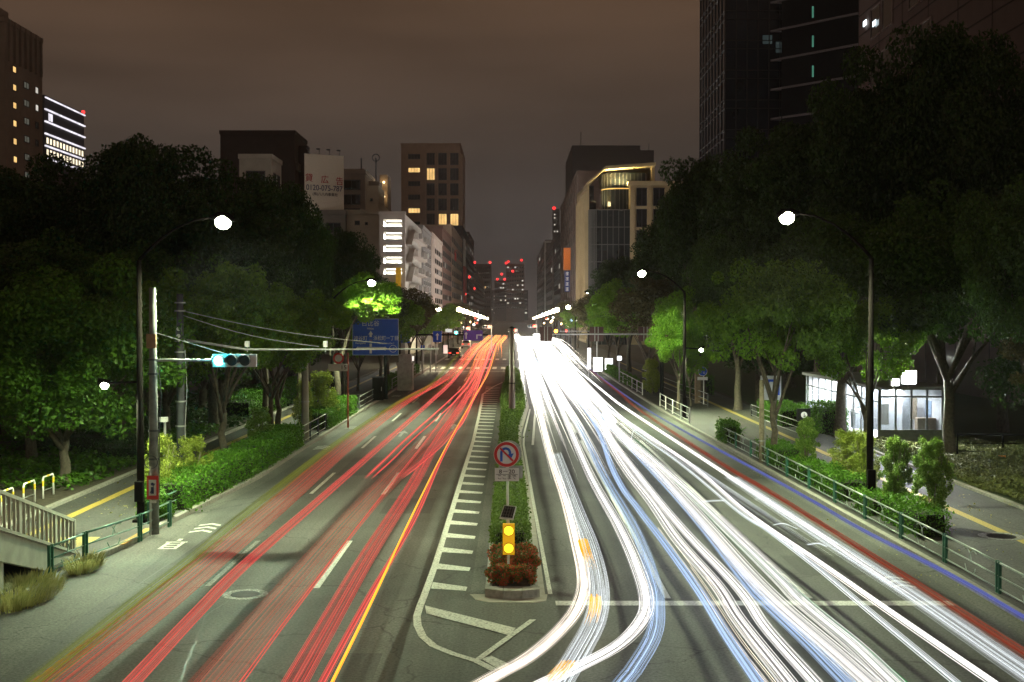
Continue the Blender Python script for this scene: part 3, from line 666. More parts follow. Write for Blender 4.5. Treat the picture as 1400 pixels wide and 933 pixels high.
# median planting
o = hedge('green clipped planting along the median island', lambda Y: ML(Y) + .10, lambda Y: MR(Y) - .14, 31.4, 60, .5, lm=LF_MED, z=.15, leaf=.07, dens=420, rough=.08, name='median_planting')
hedge('farther green planting of the median around the brown post', lambda Y: ML(Y) + .05, lambda Y: MR(Y) - .12, 60.3, 100, .5, lm=LF_MED, z=.15, leaf=.10, dens=220, rough=.08, name='median_planting')
hedge('farthest green planting of the median towards the crossing', lambda Y: ML(Y) + .2, lambda Y: MR(Y) - .22, 100.4, 133, .42, lm=LF_MED, z=.15, leaf=.13, dens=140, rough=.08, name='median_planting')
def cushion(label, X, Y, r, h, lm, seed, sx=1.0, leaf=.05, nleaf=6500):
    rng = np.random.default_rng(seed); t = thing('azalea_bush', label, 'shrub', (X, Y, .15), 'low bushes at the median nose')
    n = 44; a = rng.random(n) * 6.28; q = np.sqrt(rng.random(n)) * r * .86
    dome = h * .72 * np.sqrt(np.clip(1 - (q / r) ** 2, 0, 1)); c = np.stack([X + q * np.cos(a) * sx, Y + q * np.sin(a), .22 + dome * np.where(rng.random(n) < .6, 1, rng.random(n))], 1); rr = np.full((n, 3), r * .24)
    v = leaf_cloud(c, rr, nleaf, leaf, rng, shell=.5) - np.array((X, Y, .15))
    o = bpy.data.objects.new('foliage', leaf_mesh('foliage', v, lm)); COL.objects.link(o); o.parent = t
    MB().sphere((X, Y, .15), r * .5, 12, 8, h / r * .8).build('twigs', mat('red_core', (.06, .03, .015), .95), t)
cushion('red and green bush at the front left of the median nose', -.22, 27.42, .40, .42, LF_RED, 1)
cushion('red bush at the front right of the median nose', .26, 27.42, .38, .42, LF_RED, 2)
cushion('red brown bush in the second row, behind the yellow flasher on the left', -.2, 29.0, .42, .40, LF_RED, 3)
cushion('red brown bush in the second row, behind the yellow flasher on the right', .28, 29.0, .40, .40, LF_RED, 4)
cushion('red tinged bush in the third row on the left', -.18, 30.2, .42, .36, LF_RED, 5)
cushion('red tinged bush in the third row on the right', .28, 30.2, .38, .36, LF_RED, 6)
# ivy and leaf litter
rng = np.random.default_rng(5)
def cover(name, label, x0, x1, y0, y1, z, n, leaf, lm, thick=.3, cat=None):
    c = np.stack([rng.uniform(x0, x1, n), rng.uniform(y0, y1, n), z + thick * rng.random(n)], 1)
    c[:, 2] += .15 * np.sin(c[:, 0] * 1.7) * np.sin(c[:, 1] * 1.3)
    nr = rng.normal(size=(n, 3)) * .5; nr[:, 2] += 1; nr /= np.linalg.norm(nr, axis=1)[:, None]; a = np.cross(nr, rng.normal(size=(n, 3))); a /= np.linalg.norm(a, axis=1)[:, None]; bb = np.cross(nr, a)
    s = leaf * (.6 + .8 * rng.random(n))[:, None]; v = np.stack([c - a*s*.5, c + bb*s*.4, c + a*s*.5, c - bb*s*.4], 1).reshape(-1, 3)
    o = bpy.data.objects.new(name, leaf_mesh(name, v, lm)); COL.objects.link(o); tag(o, label, 'plants', kind='stuff'); return o
cover('ivy', 'glossy dark ivy covering the ground of the left park', -27, -15.2, 41.5, 64, .12, 26000, .17, LF_GREEN, .45)
cover('ivy', 'dark ground cover below the far left park trees', -24, -14.9, 64, 110, .12, 14000, .24, LF_DARK, .5)
cover('grass', 'short grass of the lawn on the right', 16.3, 27, 32, 57, .27, 90000, .11, leafmat('turf_leaves', (.05, .07, .015), (.16, .17, .05)), .12)
cover('fallen_leaves', 'pale fallen leaves scattered on the left pavement', -14.5, -11, 33, 50, .136, 420, .07, LF_DRY, .01)
cover('fallen_leaves', 'pale fallen leaves scattered on the right pavement', 11.2, 16.1, 28, 60, .136, 520, .07, LF_DRY, .01)
cover('fallen_leaves', 'leaf litter along the right gutter', 9.5, 10.3, 24, 60, .01, 260, .05, LF_DRY, .01)
# dry grass tufts by the left stair
def tuft(label, X, Y, r, n, seed):
    rg = random.Random(seed); b = MB()
    for i in range(n):
        a = rg.random() * 6.28; q = r * math.sqrt(rg.random()); p = Vector((X + q * math.cos(a) * .5, Y + q * math.sin(a), .02)); h = rg.uniform(.12, .38)
        e = p + Vector((math.cos(a) * rg.uniform(.05, .3), math.sin(a) * rg.uniform(.05, .3), h)); m_ = (p + e) / 2 + Vector((0, 0, h * .25)); s_ = Vector((-math.sin(a), math.cos(a), 0)) * .012
        b.add([p - s_, p + s_, m_ + s_, m_ - s_, e], [(0, 1, 2, 3), (3, 2, 4)])
    o = b.build('grass_tuft', LF_DRY); tag(o, label, 'grass')
tuft('dry grass tuft at the foot of the green fence', -10.55, 29.6, .75, 500, 1)
tuft('larger weedy grass patch below the concrete stair side', -10.95, 26.6, 1.6, 1500, 2)

# ------------------------------------------------------------------ street lamps
GLOW = emis('lamp_glass', (.93, 1.0, .72), 60)
GLOWW = emis('warm_lamp_glass', (1.0, .88, .55), 45)
def street_lamp(label, X, Y, top, hx, hz, side, energy=9000, m=BROWN, col=LAMPC, glow=GLOW, group='tall street lamps', small=None, real=True, gr=.24):
    """tapered pole, curved arm out over the road to the head at (hx, hz)"""
    t = thing('street_lamp', label, 'street lamp', (X, Y, .13), group)
    MB().tube([(X, Y, .1), (X, Y, top * .5), (X, Y, top)], [.12, .10, .075], 10).build('pole', m, t, True)
    MB().box(X - .19, X + .19, Y - .19, Y + .19, .12, .2).build('base_plate', m, t)
    MB().box(X - .13, X + .13, Y - .20, Y - .10, .75, 1.35, .01).build('service_door', m, t)
    pts = [(X + (hx - X) * s, Y, top + (hz + .12 - top) * (1 - (1 - s) ** 2)) for s in (0, .12, .3, .5, .75, 1)]
    MB().tube(pts, [.06, .05, .042, .036, .032, .03], 8).build('arm', m, t, True)
    b = MB(); sg = side
    b.tube([(hx - .1 * sg, Y, hz + .12), (hx + .15 * sg, Y, hz + .13), (hx + .45 * sg, Y, hz + .1), (hx + .62 * sg, Y, hz + .06)], [.05, .15, .16, .05], 10)
    h = b.build('lamp_head', m, t, True)
    MB().sphere((hx + .3 * sg, Y, hz - .02), gr, 14, 10, .9).build('lamp_glass', glow, h)
    if real: lamp(t, (hx + .3 * sg, Y, hz - .28), 'SPOT', energy, col, .18, rot=(0, R(10) * -sg, 0), spot=(R(158), .5))
    if small:
        sx, sz = small; MB().tube([(X, Y, sz + .05), (sx, Y, sz)], [.04, .03], 8).build('side_arm', m, t)
        b = MB(); b.tube([(sx + .16 * sg, Y, sz + .05), (sx - .18 * sg, Y, sz + .05)], [.06, .12], 10); h2 = b.build('path_lamp_head', m, t, True)
        MB().sphere((sx, Y, sz - .06), .12, 12, 8).build('path_lamp_glass', glow, h2)
        lamp(t, (sx, Y, sz - .24), 'SPOT', energy * .22, col, .12, rot=(0, 0, 0), spot=(R(165), .4))
street_lamp('brown street lamp nearest on the left with a second small lamp over the pavement', -11.05, 35.8, 7.9, -8.85, 9.05, 1, small=(-12.1, 4.25))
street_lamp('dark street lamp nearest on the right among the upright shrubs', 11.45, 38.5, 8.1, 9.05, 9.4, -1)
street_lamp('second dark street lamp on the right with a small lamp over the pavement', 10.25, 71.7, 7.6, 8.0, 8.75, -1, small=(11.25, 4.25), energy=9000)
street_lamp('second dark street lamp on the left, its head among bright green leaves', -11.0, 74, 7.2, -8.9, 8.25, 1)
street_lamp('street lamp of the same row standing left of the footbridge', -11.6, 3.0, 7.9, -8.9, 9.1, 1, 2900)
street_lamp('street lamp of the same row standing right of the footbridge', 11.6, 4.5, 8.1, 9.05, 9.4, -1, 4600)
street_lamp('street lamp over the far left carriageway left of the row of lights', -11.3, 143, 5.7, -9.0, 6.9, 1, 9000, col=LAMPW, glow=GLOWW, gr=.3)
street_lamp('paired looking lamp at the far right above the overhead arm', 11.3, 178, 5.9, 8.6, 7.35, -1, 9000, col=LAMPW, glow=GLOWW, gr=.34)
street_lamp('small pale lamp left of the cream building foot on the right', 11.2, 128, 7.4, 8.3, 8.6, -1, 1400, col=LAMPC, glow=GLOW, gr=.10)
for i, Y in enumerate((196, 212, 230, 250, 273, 300, 332, 370, 420)):
    street_lamp('one of the merged row of bright lamps above the far left carriageway', -11.2, Y, 5.6 - .004 * (Y - 196), -8.9, 7.1 - .010 * (Y - 196), 1, 45000, col=LAMPW, glow=GLOWW, group='row of far lamps on the left', gr=.40, real=i in (0, 2, 4, 6))
for i, Y in enumerate((206, 224, 246, 270, 300, 335, 376, 425)):
    street_lamp('one of the merged row of bright lamps above the far right carriageway', 10.8, Y, 5.9 - .004 * (Y - 196), 8.0, 7.2 - .010 * (Y - 196), -1, 45000, col=LAMPW, glow=GLOWW, group='row of far lamps on the right', gr=.40, real=i in (0, 2, 4, 6))

# ------------------------------------------------------------------ traffic signal pole (white) with a horizontal head
def signal(t, X, Y, Z, w, lit, hs=1.0):
    """horizontal three-lens housing, left end at X"""
    h_ = .36 * hs; b = MB(); b.box(X, X + w, Y, Y + .16, Z - h_/2, Z + h_/2, .0)
    b.tube([(X + .01, Y + .08, Z), (X - .03, Y + .08, Z)], h_ * .3, 10); hs_ = b.build('signal_housing', WHITEM, t)
    cols = {'g': ((.16, 1.0, .92), 9), 'r': ((1, .04, .02), 30)}
    for k in range(3):
        cx = X + w * (k + .5) / 3.35
        c = 'gyr'[k]; on = c == lit
        m = emis('signal_' + c + '_lit', *cols[c]) if on else mat('unlit_lens', (.02, .05, .06), .25, var=.2)
        MB().disc((cx, Y, Z), .15 * hs, (0, -1, 0), 20, .03).build('lens', m, hs_)
        MB().ring((cx, Y, Z),   .155 * hs, .17 * hs, (0, -1, 0), 20, .2, R(-20), R(200)).build('visor', DARKG, hs_)
    return hs_
X, Y = at(211, 735).x, at(211, 735).y
t = thing('traffic_signal', 'white signal pole on the left with a lit green light on its arm', 'traffic signal', (X, Y, .13))
MB().tube([(X, Y, .1), (X, Y, 3.5), (X, Y, 7.05)], [.14, .125, .10], 12).build('pole', mat('weathered_grey_paint', (.20, .205, .20), .8, var=.3, scale=5, spec=.15), t, True)
a = P(211, 493, Y); e_ = P(292, 493, Y)
MB().tube([(X, Y, a.z), (X + .6, Y, a.z + .01), (e_.x + 1.0, Y, e_.z)], [.05, .04, .035], 8).build('arm', STEEL, t, True)
MB().tube([P(212, 455, Y), P(325, 489, Y)], .014, 5).build('stay_wire', STEEL, t)
signal(t, e_.x, Y - .12, e_.z, 1.22, 'g')
lamp(t, (e_.x + .2, Y - .4, e_.z - .02), 'SPOT', 420, (.02, 1, .8), .1, rot=(R(-85), 0, 0), spot=(R(150), .5))
lamp(t, (e_.x + .2, Y - .5, e_.z + .3), 'POINT', 22, (.02, .9, 1), .08)
b = MB()
for z in (1.2, 2.2, 3.0, 4.6, 5.0, 5.6): b.ring((X, Y, z), .1, .15, (0, 0, 1), 16, .05)
b.build('clamp_band', DARKG, t); MB().box(X - .13, X + .13, Y - .2, Y - .1, 5.35, 5.75).build('cable_box', mat('rust_box', (.3, .17, .09), .8, var=.3), t)
MB().ring((X - .02, Y - .18, 2.15), .17, .19, (0, -1, 0), 22, .02).build('cable_loop', DARKG, t)
MB().tube([(X + .15, Y, 4.9), (X + .22, Y, 4.0), (X + .16, Y, 3.0), (X + .14, Y, 1.0)], .015, 5).build('cable', DARKG, t)
# pavement side prohibition board on the pole
t = thing('regulation_sign', 'red bordered white sign facing the road at the white signal pole', 'sign', (X - .02, Y - .3, .13))
MB().tube([(X - .02, Y - .28, .1), (X - .02, Y - .28, 2.05)], .03, 8).build('post', STEEL, t)
s0 = P(208.5, 667, Y - .33)
MB().box(s0.x - .16, s0.x + .16, s0.y, s0.y + .02, s0.z - .33, s0.z + .33).build('board', SRED, t)
MB().box(s0.x - .105, s0.x + .105, s0.y - .006, s0.y - .001, s0.z - .22, s0.z + .22).build('white_field', SWHITE, t)
b = MB(); b.box(s0.x - .04, s0.x + .04, s0.y - .011, s0.y - .007, s0.z - .17, s0.z + .02); b.disc((s0.x, s0.y - .007, s0.z + .1), .045, (0, -1, 0), 14, .004)
b.bar((s0.x - .07, s0.y - .012, s0.z - .16), (s0.x + .07, s0.y - .012, s0.z + .12), .004, .02); b.build('pictogram', mat('sign_ink', (.02, .03, .12), .5), t)
MB().box(s0.x - .07, s0.x + .10, s0.y, s0.y + .015, s0.z - .43, s0.z - .36).build('plate', SWHITE, t)

# ------------------------------------------------------------------ dark pole with the long sensor arm and wires
X, Y = -12.1, 44.0
t = thing('sensor_pole', 'dark grey pole behind the signal carrying a long thin sensor arm', 'utility pole', (X, Y, .13))
tp = P(247, 402, Y)
MB().tube([(X, Y, .1), (X, Y, tp.z)], [.17, .12], 12).build('pole', DARKG, t, True)
z0 = P(247, 464, Y).z; ex = P(600, 478, Y)
MB().tube([(X, Y, z0), (X + 2.4, Y, P(340, 478, Y).z), (ex.x - 4, Y, ex.z), (ex.x, Y, ex.z + .02)], [.05, .045, .035, .025], 8).build('arm', STEEL, t, True)
for px in (338, 445):
    q = P(px, 474, Y); h = MB().box(q.x - .07, q.x + .07, q.y - .12, q.y + .12, q.z - .02, q.z + .2, .01).build('sensor', WHITEM, t)
    MB().tube([(q.x, q.y, q.z - .2), (q.x, q.y, q.z)], .02, 6).build('bracket', STEEL, h)
for (y1, y2, x2) in ((425, 470, 528), (431, 474, 436)):
    A, B = P(249, y1, Y), P(x2, y2, Y); pts = []
    for i in range(9):
        s = i / 8; p = A.lerp(B, s); p.z -= .28 * math.sin(math.pi * s) * .6; pts.append(p)
    MB().tube(pts, .016, 5).build('wire', STEEL, t)
q = P(244, 455, Y - .2); b = MB(); b.box(q.x - .1, q.x + .1, q.y, q.y + .12, q.z - .28, q.z + .28); h = b.build('small_signal_box', DARKG, t)
for dz in (.13, -.12): MB().disc((q.x, q.y, q.z + dz), .07, (0, -1, 0), 14, .02).build('lens', mat('pale_lens', (.5, .5, .46), .4), h)
b = MB()
for z in (2.2, 3.1, 4.9, 5.3, 6.4, 6.7): b.ring((X, Y, z), .12, .20, (0, 0, 1), 14, .05)
b.build('clamp_band', STEEL, t); MB().tube([(X + .2, Y - .1, 5), (X + .26, Y - .1, 3.6), (X + .19, Y - .1, 2.2), (X + .2, Y - .1, .2)], .018, 5).build('cable', STEEL, t)
t = thing('control_post', 'short grey post with a hooded lamp beside the dark sensor pole', 'post', (-12.45, 43.2, .13))
MB().tube([(-12.45, 43.2, .1), (-12.45, 43.2, 2.5)], .05, 8).build('post', STEEL, t); MB().box(-12.62, -12.35, 43.05, 43.3, 2.45, 2.62, .01).build('hood', WHITEM, t)
# round concrete pole
p = at(427, 600); t = thing('concrete_pole', 'plain round concrete pole behind the first left railing', 'pole', (p.x - .3, 59, .13))
MB().tube([(p.x, 59, .1), (p.x, 59, 4.6)], [.19, .15], 14).build('shaft', CONC, t, True)
MB().ring((p.x, 59, 2.0), .17, .2, (0, 0, 1), 16, .06).build('band', STEEL, t)
# forked pale tree trunk on the left
tp_ = MB(); x0, y0 = -11.2, 77.5
tt = thing('pale_tree', 'forked pale tree whose bright lime leaves surround the lamp above the guide sign', 'tree', (x0, y0, .13))
tp_.tube([(x0, y0, 0), (x0 + .02, y0, 1.8), (x0 - .1, y0, 2.9)], [.24, .19, .17], 9); tp_.tube([(x0 - .06, y0, 2.7), (x0 - .45, y0, 3.8), (x0 - .6, y0, 5.6)], [.13, .1, .06], 8); tp_.tube([(x0 - .06, y0, 2.7), (x0 + .3, y0, 3.8), (x0 + .9, y0 - .3, 5.6), (x0 + 1.9, y0 - .5, 7.0)], [.14, .12, .09, .05], 8)
tp_.build('trunk', BARK, tt, True)
vv = crown_verts(77, 2.1, 1.6, 70, .5, 14000, .18); vv[:, 2] += 7.1 - .13; vv[:, 0] += 1.9; vv[:, 1] -= .6; o = bpy.data.objects.new('crown', leaf_mesh('crown', vv, LF_LIME)); COL.objects.link(o); o.parent = tt
# pole and sign behind it: red and white sign with number
q = P(463, 495, 66); t = thing('regulation_sign', 'round red sign over a white plate with 15 on a red pole', 'sign', (q.x + .35, 66, .13))
MB().tube([(q.x + .5, 66, .1), (q.x + .5, 66, q.z + .5)], .05, 8).build('post', mat('rust_red_paint', (.4, .08, .04), .6), t)
MB().ring((q.x, 65.95, q.z + .2), .2, .3, (0, -1, 0), 24, .02).build('red_rim', SRED, t); MB().disc((q.x, 65.95, q.z + .2), .198, (0, -1, 0), 24, .015).build('disc', SWHITE, t)
MB().box(q.x - .55, q.x + .5, 65.93, 65.95, q.z - .5, q.z - .12).build('plate', SWHITE, t); text('15', .32, BLACKM, t, (q.x + .28, 65.92, q.z - .31), sx=1.1)

# ------------------------------------------------------------------ blue guide sign
Y = 88.0; A, B = P(482, 436, Y), P(545, 486, Y); px_ = P(527, 500, Y).x
t = thing('guide_sign', 'large blue direction sign with white Japanese lettering over the left pavement', 'sign', (px_, Y, .13))
MB().tube([(px_, Y + .12, .1), (px_, Y + .12, A.z + .1)], [.15, .11], 12).build('pole', BLACKM, t, True)
bd = MB().box(A.x, B.x, Y - .03, Y, B.z, A.z).build('board', BLUE, t)
b = MB(); 
for (x0, x1, z0, z1) in ((A.x, B.x, A.z - .035, A.z), (A.x, B.x, B.z, B.z + .035), (A.x, A.x + .035, B.z + .036, A.z - .036), (B.x - .035, B.x, B.z + .036, A.z - .036)): b.box(x0, x1, Y - .036, Y - .031, z0, z1)
b.build('border', mat('sign_border', (.55, .65, .8), .5), t)
b = MB(); b.box(A.x, B.x, Y + .005, Y + .06, B.z + .5, B.z + .56); b.box(A.x, B.x, Y + .005, Y + .06, A.z - .56, A.z - .5); b.build('back_rail', STEEL, t)
SW = A.x; W_ = B.x - A.x; Hh = A.z - B.z
def sp(u, v): return (SW + W_ * u, Y - .034, A.z - Hh * v)      # u right, v down (0..1)
SLET = mat('sign_lettering', (.75, .78, .8), .45, var=.03)
text('日比谷', .44, SLET, t, sp(.39, .14)); text('Hibiya', .20, SLET, t, sp(.39, .27))
text('神谷町', .38, SLET, t, sp(.175, .54), sx=.88); text('Kamiyacho', .17, SLET, t, sp(.175, .67))
text('浜松町一丁目', .38, SLET, t, sp(.725, .54), sx=.80); text('Hamamatsucho 1', .17, SLET, t, sp(.73, .67))
b = MB()
def pl(pts): b.plate([Vector(sp(u, v)) for u, v in pts], (0, -1, 0), .006)
pl([(.37, .95), (.42, .95), (.42, .86), (.37, .86)]); pl([(.37, .68), (.42, .68), (.42, .77), (.37, .77)]); pl([(.12, .775), (.70, .775), (.70, .855), (.12, .855)])
pl([(.065, .815), (.12, .755), (.12, .875)]); pl([(.755, .815), (.70, .875), (.70, .755)]); pl([(.37, .5), (.42, .5), (.42, .43), (.37, .43)]); pl([(.345, .43), (.395, .33), (.445, .43)])
b.build('arrows', SLET, t)
q = sp(.88, .82); MB().ring(q, .24, .27, (0, -1, 0), 26, .006).build('route_emblem', SLET, t); text('15', .26, SLET, t, (q[0], q[1] - .008, q[2]))
qq = sp(.395, .6); MB().box(qq[0] - .13, qq[0] + .13, Y - .038, Y - .033, qq[2] - .12, qq[2] + .12).build('route_mark', mat('sign_mid_blue', (.1, .18, .6), .5), t); text('15', .16, SRED, t, (qq[0], Y - .041, qq[2]))
# lane direction signs on their own arm
Y = 118.0; q0 = P(546, 458, Y); q1 = P(668, 458, Y)
t = thing('lane_sign_gantry', 'dark overhead arm with two small blue arrow signs and a wide violet one', 'sign gantry', (q0.x, Y, .13))
MB().tube([(q0.x, Y, .1), (q0.x, Y, q0.z + .3)], .13, 10).build('pole', BLACKM, t); MB().tube([q0, q1], .075, 8).build('arm', BLACKM, t)
def lane_sign(xa, xb, ya, yb, kind, m=BLUE):
    A, B = P(xa, ya, Y - .15), P(xb, yb, Y - .15); s = MB().box(A.x, B.x, A.y - .02, A.y, B.z, A.z).build('lane_sign', m, t)
    cx, cz = (A.x + B.x) / 2, (A.z + B.z) / 2; b = MB(); y = A.y - .03
    def bx(x0, x1, z0, z1): b.box(cx + x0, cx + x1, y, y + .008, cz + z0, cz + z1)
    def tri(pts): b.plate([(cx + x, y + .004, cz + z) for x, z in pts], (0, -1, 0), .006)
    if kind == 'up': bx(-.06, .06, -.33, .12); tri([(-.18, .12), (0, .36), (.18, .12)])
    if kind == 'left': bx(.06, .17, -.33, .15); tri([(0, .15), (.115, .36), (.23, .15)]); bx(-.22, .055, -.2, -.1); tri([(-.22, -.27), (-.22, -.03), (-.38, -.15)])
    if kind == 'pair':
        bx(-.75, -.63, -.33, .12); tri([(-.87, .12), (-.69, .36), (-.51, .12)]); bx(.3, .42, -.33, .1); bx(.425, .7, .0, .1); tri([(.7, -.08), (.9, .05), (.7, .18)])
    b.build('arrow', SLET, s)
lane_sign(548, 560, 453, 469, 'left'); lane_sign(592, 604, 453, 468, 'up'); lane_sign(634, 660, 452, 466, 'pair', mat('violet_sign', (.14, .07, .42), .4))
# far signals over the junction
Y = 186.0; q = P(622, 455, Y); t = thing('far_traffic_signal', 'small signal over the far left carriageway showing a bright cyan light', 'traffic signal', (-12, Y, .13))
MB().tube([(-11.5, Y, .1), (-11.5, Y, 4.6)], .11, 8).build('pole', STEEL, t); MB().tube([(-11.5, Y, q.z + .1), (q.x, Y, q.z)], .06, 6).build('arm', STEEL, t); signal(t, q.x - .1, Y - .2, q.z, 1.9, 'g', 1.5)
t = thing('name_plate', 'small white junction name plate left of the far cyan signal', 'sign', (P(614, 452, Y).x, Y, 3))
A, B = P(609, 450, Y), P(618, 454.5, Y); MB().box(A.x, B.x, Y - .03, Y, B.z, A.z).build('plate', emis('lit_plate', (.9, .9, .8), 1.0), t); MB().bar(((A.x + B.x) / 2, Y + .03, A.z), ((A.x + B.x) / 2, Y + .03, A.z + .4), .05, .05).build('hanger', STEEL, t)
Y = 200.0
for px, py, lab in ((697, 452, 'red lit signal at the far end of the median'), (662, 447, 'red lit signal above the far left lanes'), (724, 446, 'red lit signal above the far right lanes'), (633, 449, 'red lit signal just right of the far cyan one')):
    q = P(px, py, Y); t = thing('far_traffic_signal', lab, 'traffic signal', (q.x, Y, .13)); MB().tube([(q.x + 1.2, Y, .1), (q.x + 1.2, Y, q.z + .3)], .08, 8).build('pole', STEEL, t); signal(t, q.x - .3, Y - .1, q.z, 1.5, 'r', 1.3)
q = P(760, 453, 150); t = thing('far_traffic_signal', 'amber lit signal on the thin arm at the far right', 'traffic signal', (10.9, 150, .13))
MB().tube([(10.6, 150, .1), (10.6, 150, 5)], .1, 8).build('pole', STEEL, t); MB().tube([(10.6, 150, q.z), (q.x, 150, q.z)], .05, 6).build('arm', STEEL, t)
MB().box(q.x - .5, q.x + .5, 149.8, 150, q.z - .25, q.z + .25).build('signal_housing', DARKG, t); MB().disc((q.x, 149.8, q.z), .2, (0, -1, 0), 18, .04).build('lens', emis('amber_lens', (1, .35, .02), 25), t)

# brown post on the median and the sign arm on the right (seen from behind)
p = at(700, 572, .15); Y = p.y; t = thing('median_post', 'tall brown square post standing in the median planting', 'post', (0.05, Y, .15))
zt = P(699, 449, Y).z
MB().tube([(0, Y, .1), (0, Y, .9), (0, Y, zt)], [.22, .19, .15], 12).build('post', mat('violet_brown_paint', (.10, .06, .06), .45), t, True)
MB().tube([(0, Y, zt), (0, Y, zt + .12)], [.2, .05], 12).build('cap', BROWN, t); MB().ring((0, Y, 2.2), .18, .2, (0, 0, 1), 16, .06).build('band', BROWN, t)
Y = 86.0; q0, q1 = P(757, 457, Y), P(892, 457, Y); q2 = P(905, 457, Y)
t = thing('sign_gantry', 'long overhead arm on the right with the backs of brown square lane signs', 'sign gantry', (q2.x, Y, .13))
MB().tube([(q2.x, Y, .1), (q2.x, Y, q0.z + .4)], .14, 10).build('pole', BLACKM, t); MB().tube([q0, q2], [.05, .075], 8).build('arm', STEEL, t)
for xa, xb in ((806, 825), (873, 892), (738, 755)):
    A, B = P(xa, 447, Y + .2), P(xb, 467, Y + .2); s = MB().box(A.x, B.x, A.y, A.y + .02, B.z, A.z).build('lane_sign', mat('sign_back', (.10, .045, .045), .5), t)
    b = MB()
    for u in (.38, .62): b.box(A.x + (B.x - A.x) * u - .03, A.x + (B.x - A.x) * u + .03, A.y - .04, A.y - .003, B.z, A.z)
    b.build('back_rail', STEEL, s)

# ------------------------------------------------------------------ no-U-turn sign, plate, solar flasher on the median
p = at(695, 800, .15); X, Y = p.x, 29.2; X = P(694, 700, Y).x
t = thing('no_u_turn_sign', 'round no U turn sign with a white time plate on the median', 'sign', (X, Y, .15))
MB().tube([(X, Y, .1), (X, Y, P(692, 606, Y).z)], .03, 10).build('post', WHITEM, t, True)
c = P(692.5, 621.5, Y - .06); r_ = 17.6 * Y / F
MB().disc(c, r_, (0, -1, 0), 40, .012).build('disc', SWHITE, t)
MB().ring(c + Vector((0, -.0125, 0)), r_ * .74, r_ * .97, (0, -1, 0), 40, .004).build('red_rim', SRED, t)
MB().bar(c + Vector((-r_ * .5, -.026, r_ * .5)), c + Vector((r_ * .5, -.026, -r_ * .5)), .004, .045).build('red_slash', SRED, t)
b = MB(); y = c.y - .0185
b.box(c.x - .155, c.x - .095, y - .003, y + .003, c.z - .17, c.z + .04)
n_ = 12
for i in range(n_):
    a0, a1 = math.pi - math.pi * i / n_, math.pi - math.pi * (i + 1) / n_
    cc = (c.x - .02, c.z + .04); b.plate([(cc[0] + math.cos(a) * rr, y, cc[1] + math.sin(a) * rr) for a, rr in ((a0, .135), (a0, .075), (a1, .075), (a1, .135))], (0, -1, 0), .004)
b.plate([(c.x + .02, y - .004, c.z + .0), (c.x + .175, y - .004, c.z + .03), (c.x + .09, y - .004, c.z - .14)], (0, -1, 0), .004); b.box(c.x + .06, c.x + .115, y - .003, y + .003, c.z - .0, c.z + .04)
b.build('u_turn_arrow', mat('arrow_blue', (.02, .12, .6), .45), t)
A, B = P(676.5, 640, Y - .05), P(709.5, 658, Y - .05)
pb = MB().box(A.x, B.x, A.y - .012, A.y, B.z, A.z).build('time_plate', SWHITE, t)
zc = (A.z + B.z) / 2; text('8－20', .135, BLACKM, t, ((A.x + B.x) / 2, A.y - .015, zc + .068), sx=1.15); text('ここまで', .125, BLACKM, t, ((A.x + B.x) / 2, A.y - .015, zc - .07), sx=.95)
MB().box(A.x + .03, B.x - .03, A.y - .017, A.y - .013, zc - .003, zc + .006).build('plate_rule', BLACKM, t)
# a sign facing the other way, seen from behind
MB().disc(c + Vector((.06, .12, .02)), r_ * .98, (0, 1, 0), 36, .012).build('rear_disc', STEEL, t)
MB().box(A.x + .09, B.x + .09, A.y + .12, A.y + .135, B.z + .05, A.z + .04).build('rear_plate', STEEL, t)
Yf = 28.2; t = thing('warning_flasher', 'yellow two lamp flasher under a tilted solar panel on the median', 'warning light', (X, Yf, .15))
a = P(684, 709, Yf); 
c4 = [P(683, 708, Yf - .12), P(701.5, 710, Yf - .12), P(706, 692.5, Yf + .15), P(689, 690.5, Yf + .15)]
MB().plate(c4, (0, .3, -1), .03).build('solar_panel', mat('panel_frame', (.7, .7, .66), .5), t)
ctr = sum(c4, Vector()) / 4; up_ = (c4[1] - c4[0]).cross(c4[3] - c4[0]).normalized(); up_ = up_ if up_.z > 0 else -up_
MB().plate([ctr + (p_ - ctr) * .86 + up_ * .003 for p_ in c4], up_, .004).build('solar_cells', mat('solar_cells', (.03, .035, .03), .3, scale=40, var=.5), t)
b = MB()
for i in range(1, 5): b.bar((c4[0].lerp(c4[1], i/5)) + up_ * .009, (c4[3].lerp(c4[2], i/5)) + up_ * .009, .006, .002)
for i in range(1, 4): b.bar((c4[0].lerp(c4[3], i/4)) + up_ * .0105, (c4[1].lerp(c4[2], i/4)) + up_ * .0105, .006, .002)
b.build('cell_grid', mat('cell_grid', (.35, .36, .33), .5), t)
A, B = P(687.5, 716, Yf), P(703.5, 757.5, Yf)
h = MB().box(A.x, B.x, A.y - .1, A.y + .02, B.z, A.z, .0).build('flasher_box', mat('glowing_yellow_panel', (.80, .42, .01), .4, var=.05, emit=(1, .50, .01), es=.5), t)  # box face given its own amber glow
for py in (725.5, 749.5):
    q = P(695.5, py, A.y - .1); MB().disc((q.x, q.y - .001, q.z), .11, (0, -1, 0), 26, .035).build('lamp_lens', emis('amber_led', (1, .85, .03), 1.5), h); MB().ring((q.x, q.y - .001, q.z), .112, .128, (0, -1, 0), 26, .05).build('lamp_rim', mat('orange_rim', (.75, .3, .01), .4), h)
lamp(t, ((A.x + B.x) / 2, A.y - .4, (A.z + B.z) / 2), 'SPOT', 9, (1, .6, .05), .15, rot=(R(-60), 0, 0), spot=(R(140), .6))
XF = P(695, 740, Yf).x; MB().tube([(XF, Yf + .06, .1), (XF, Yf + .06, P(694, 700, Yf).z)], .028, 10).build('post', WHITEM, t)

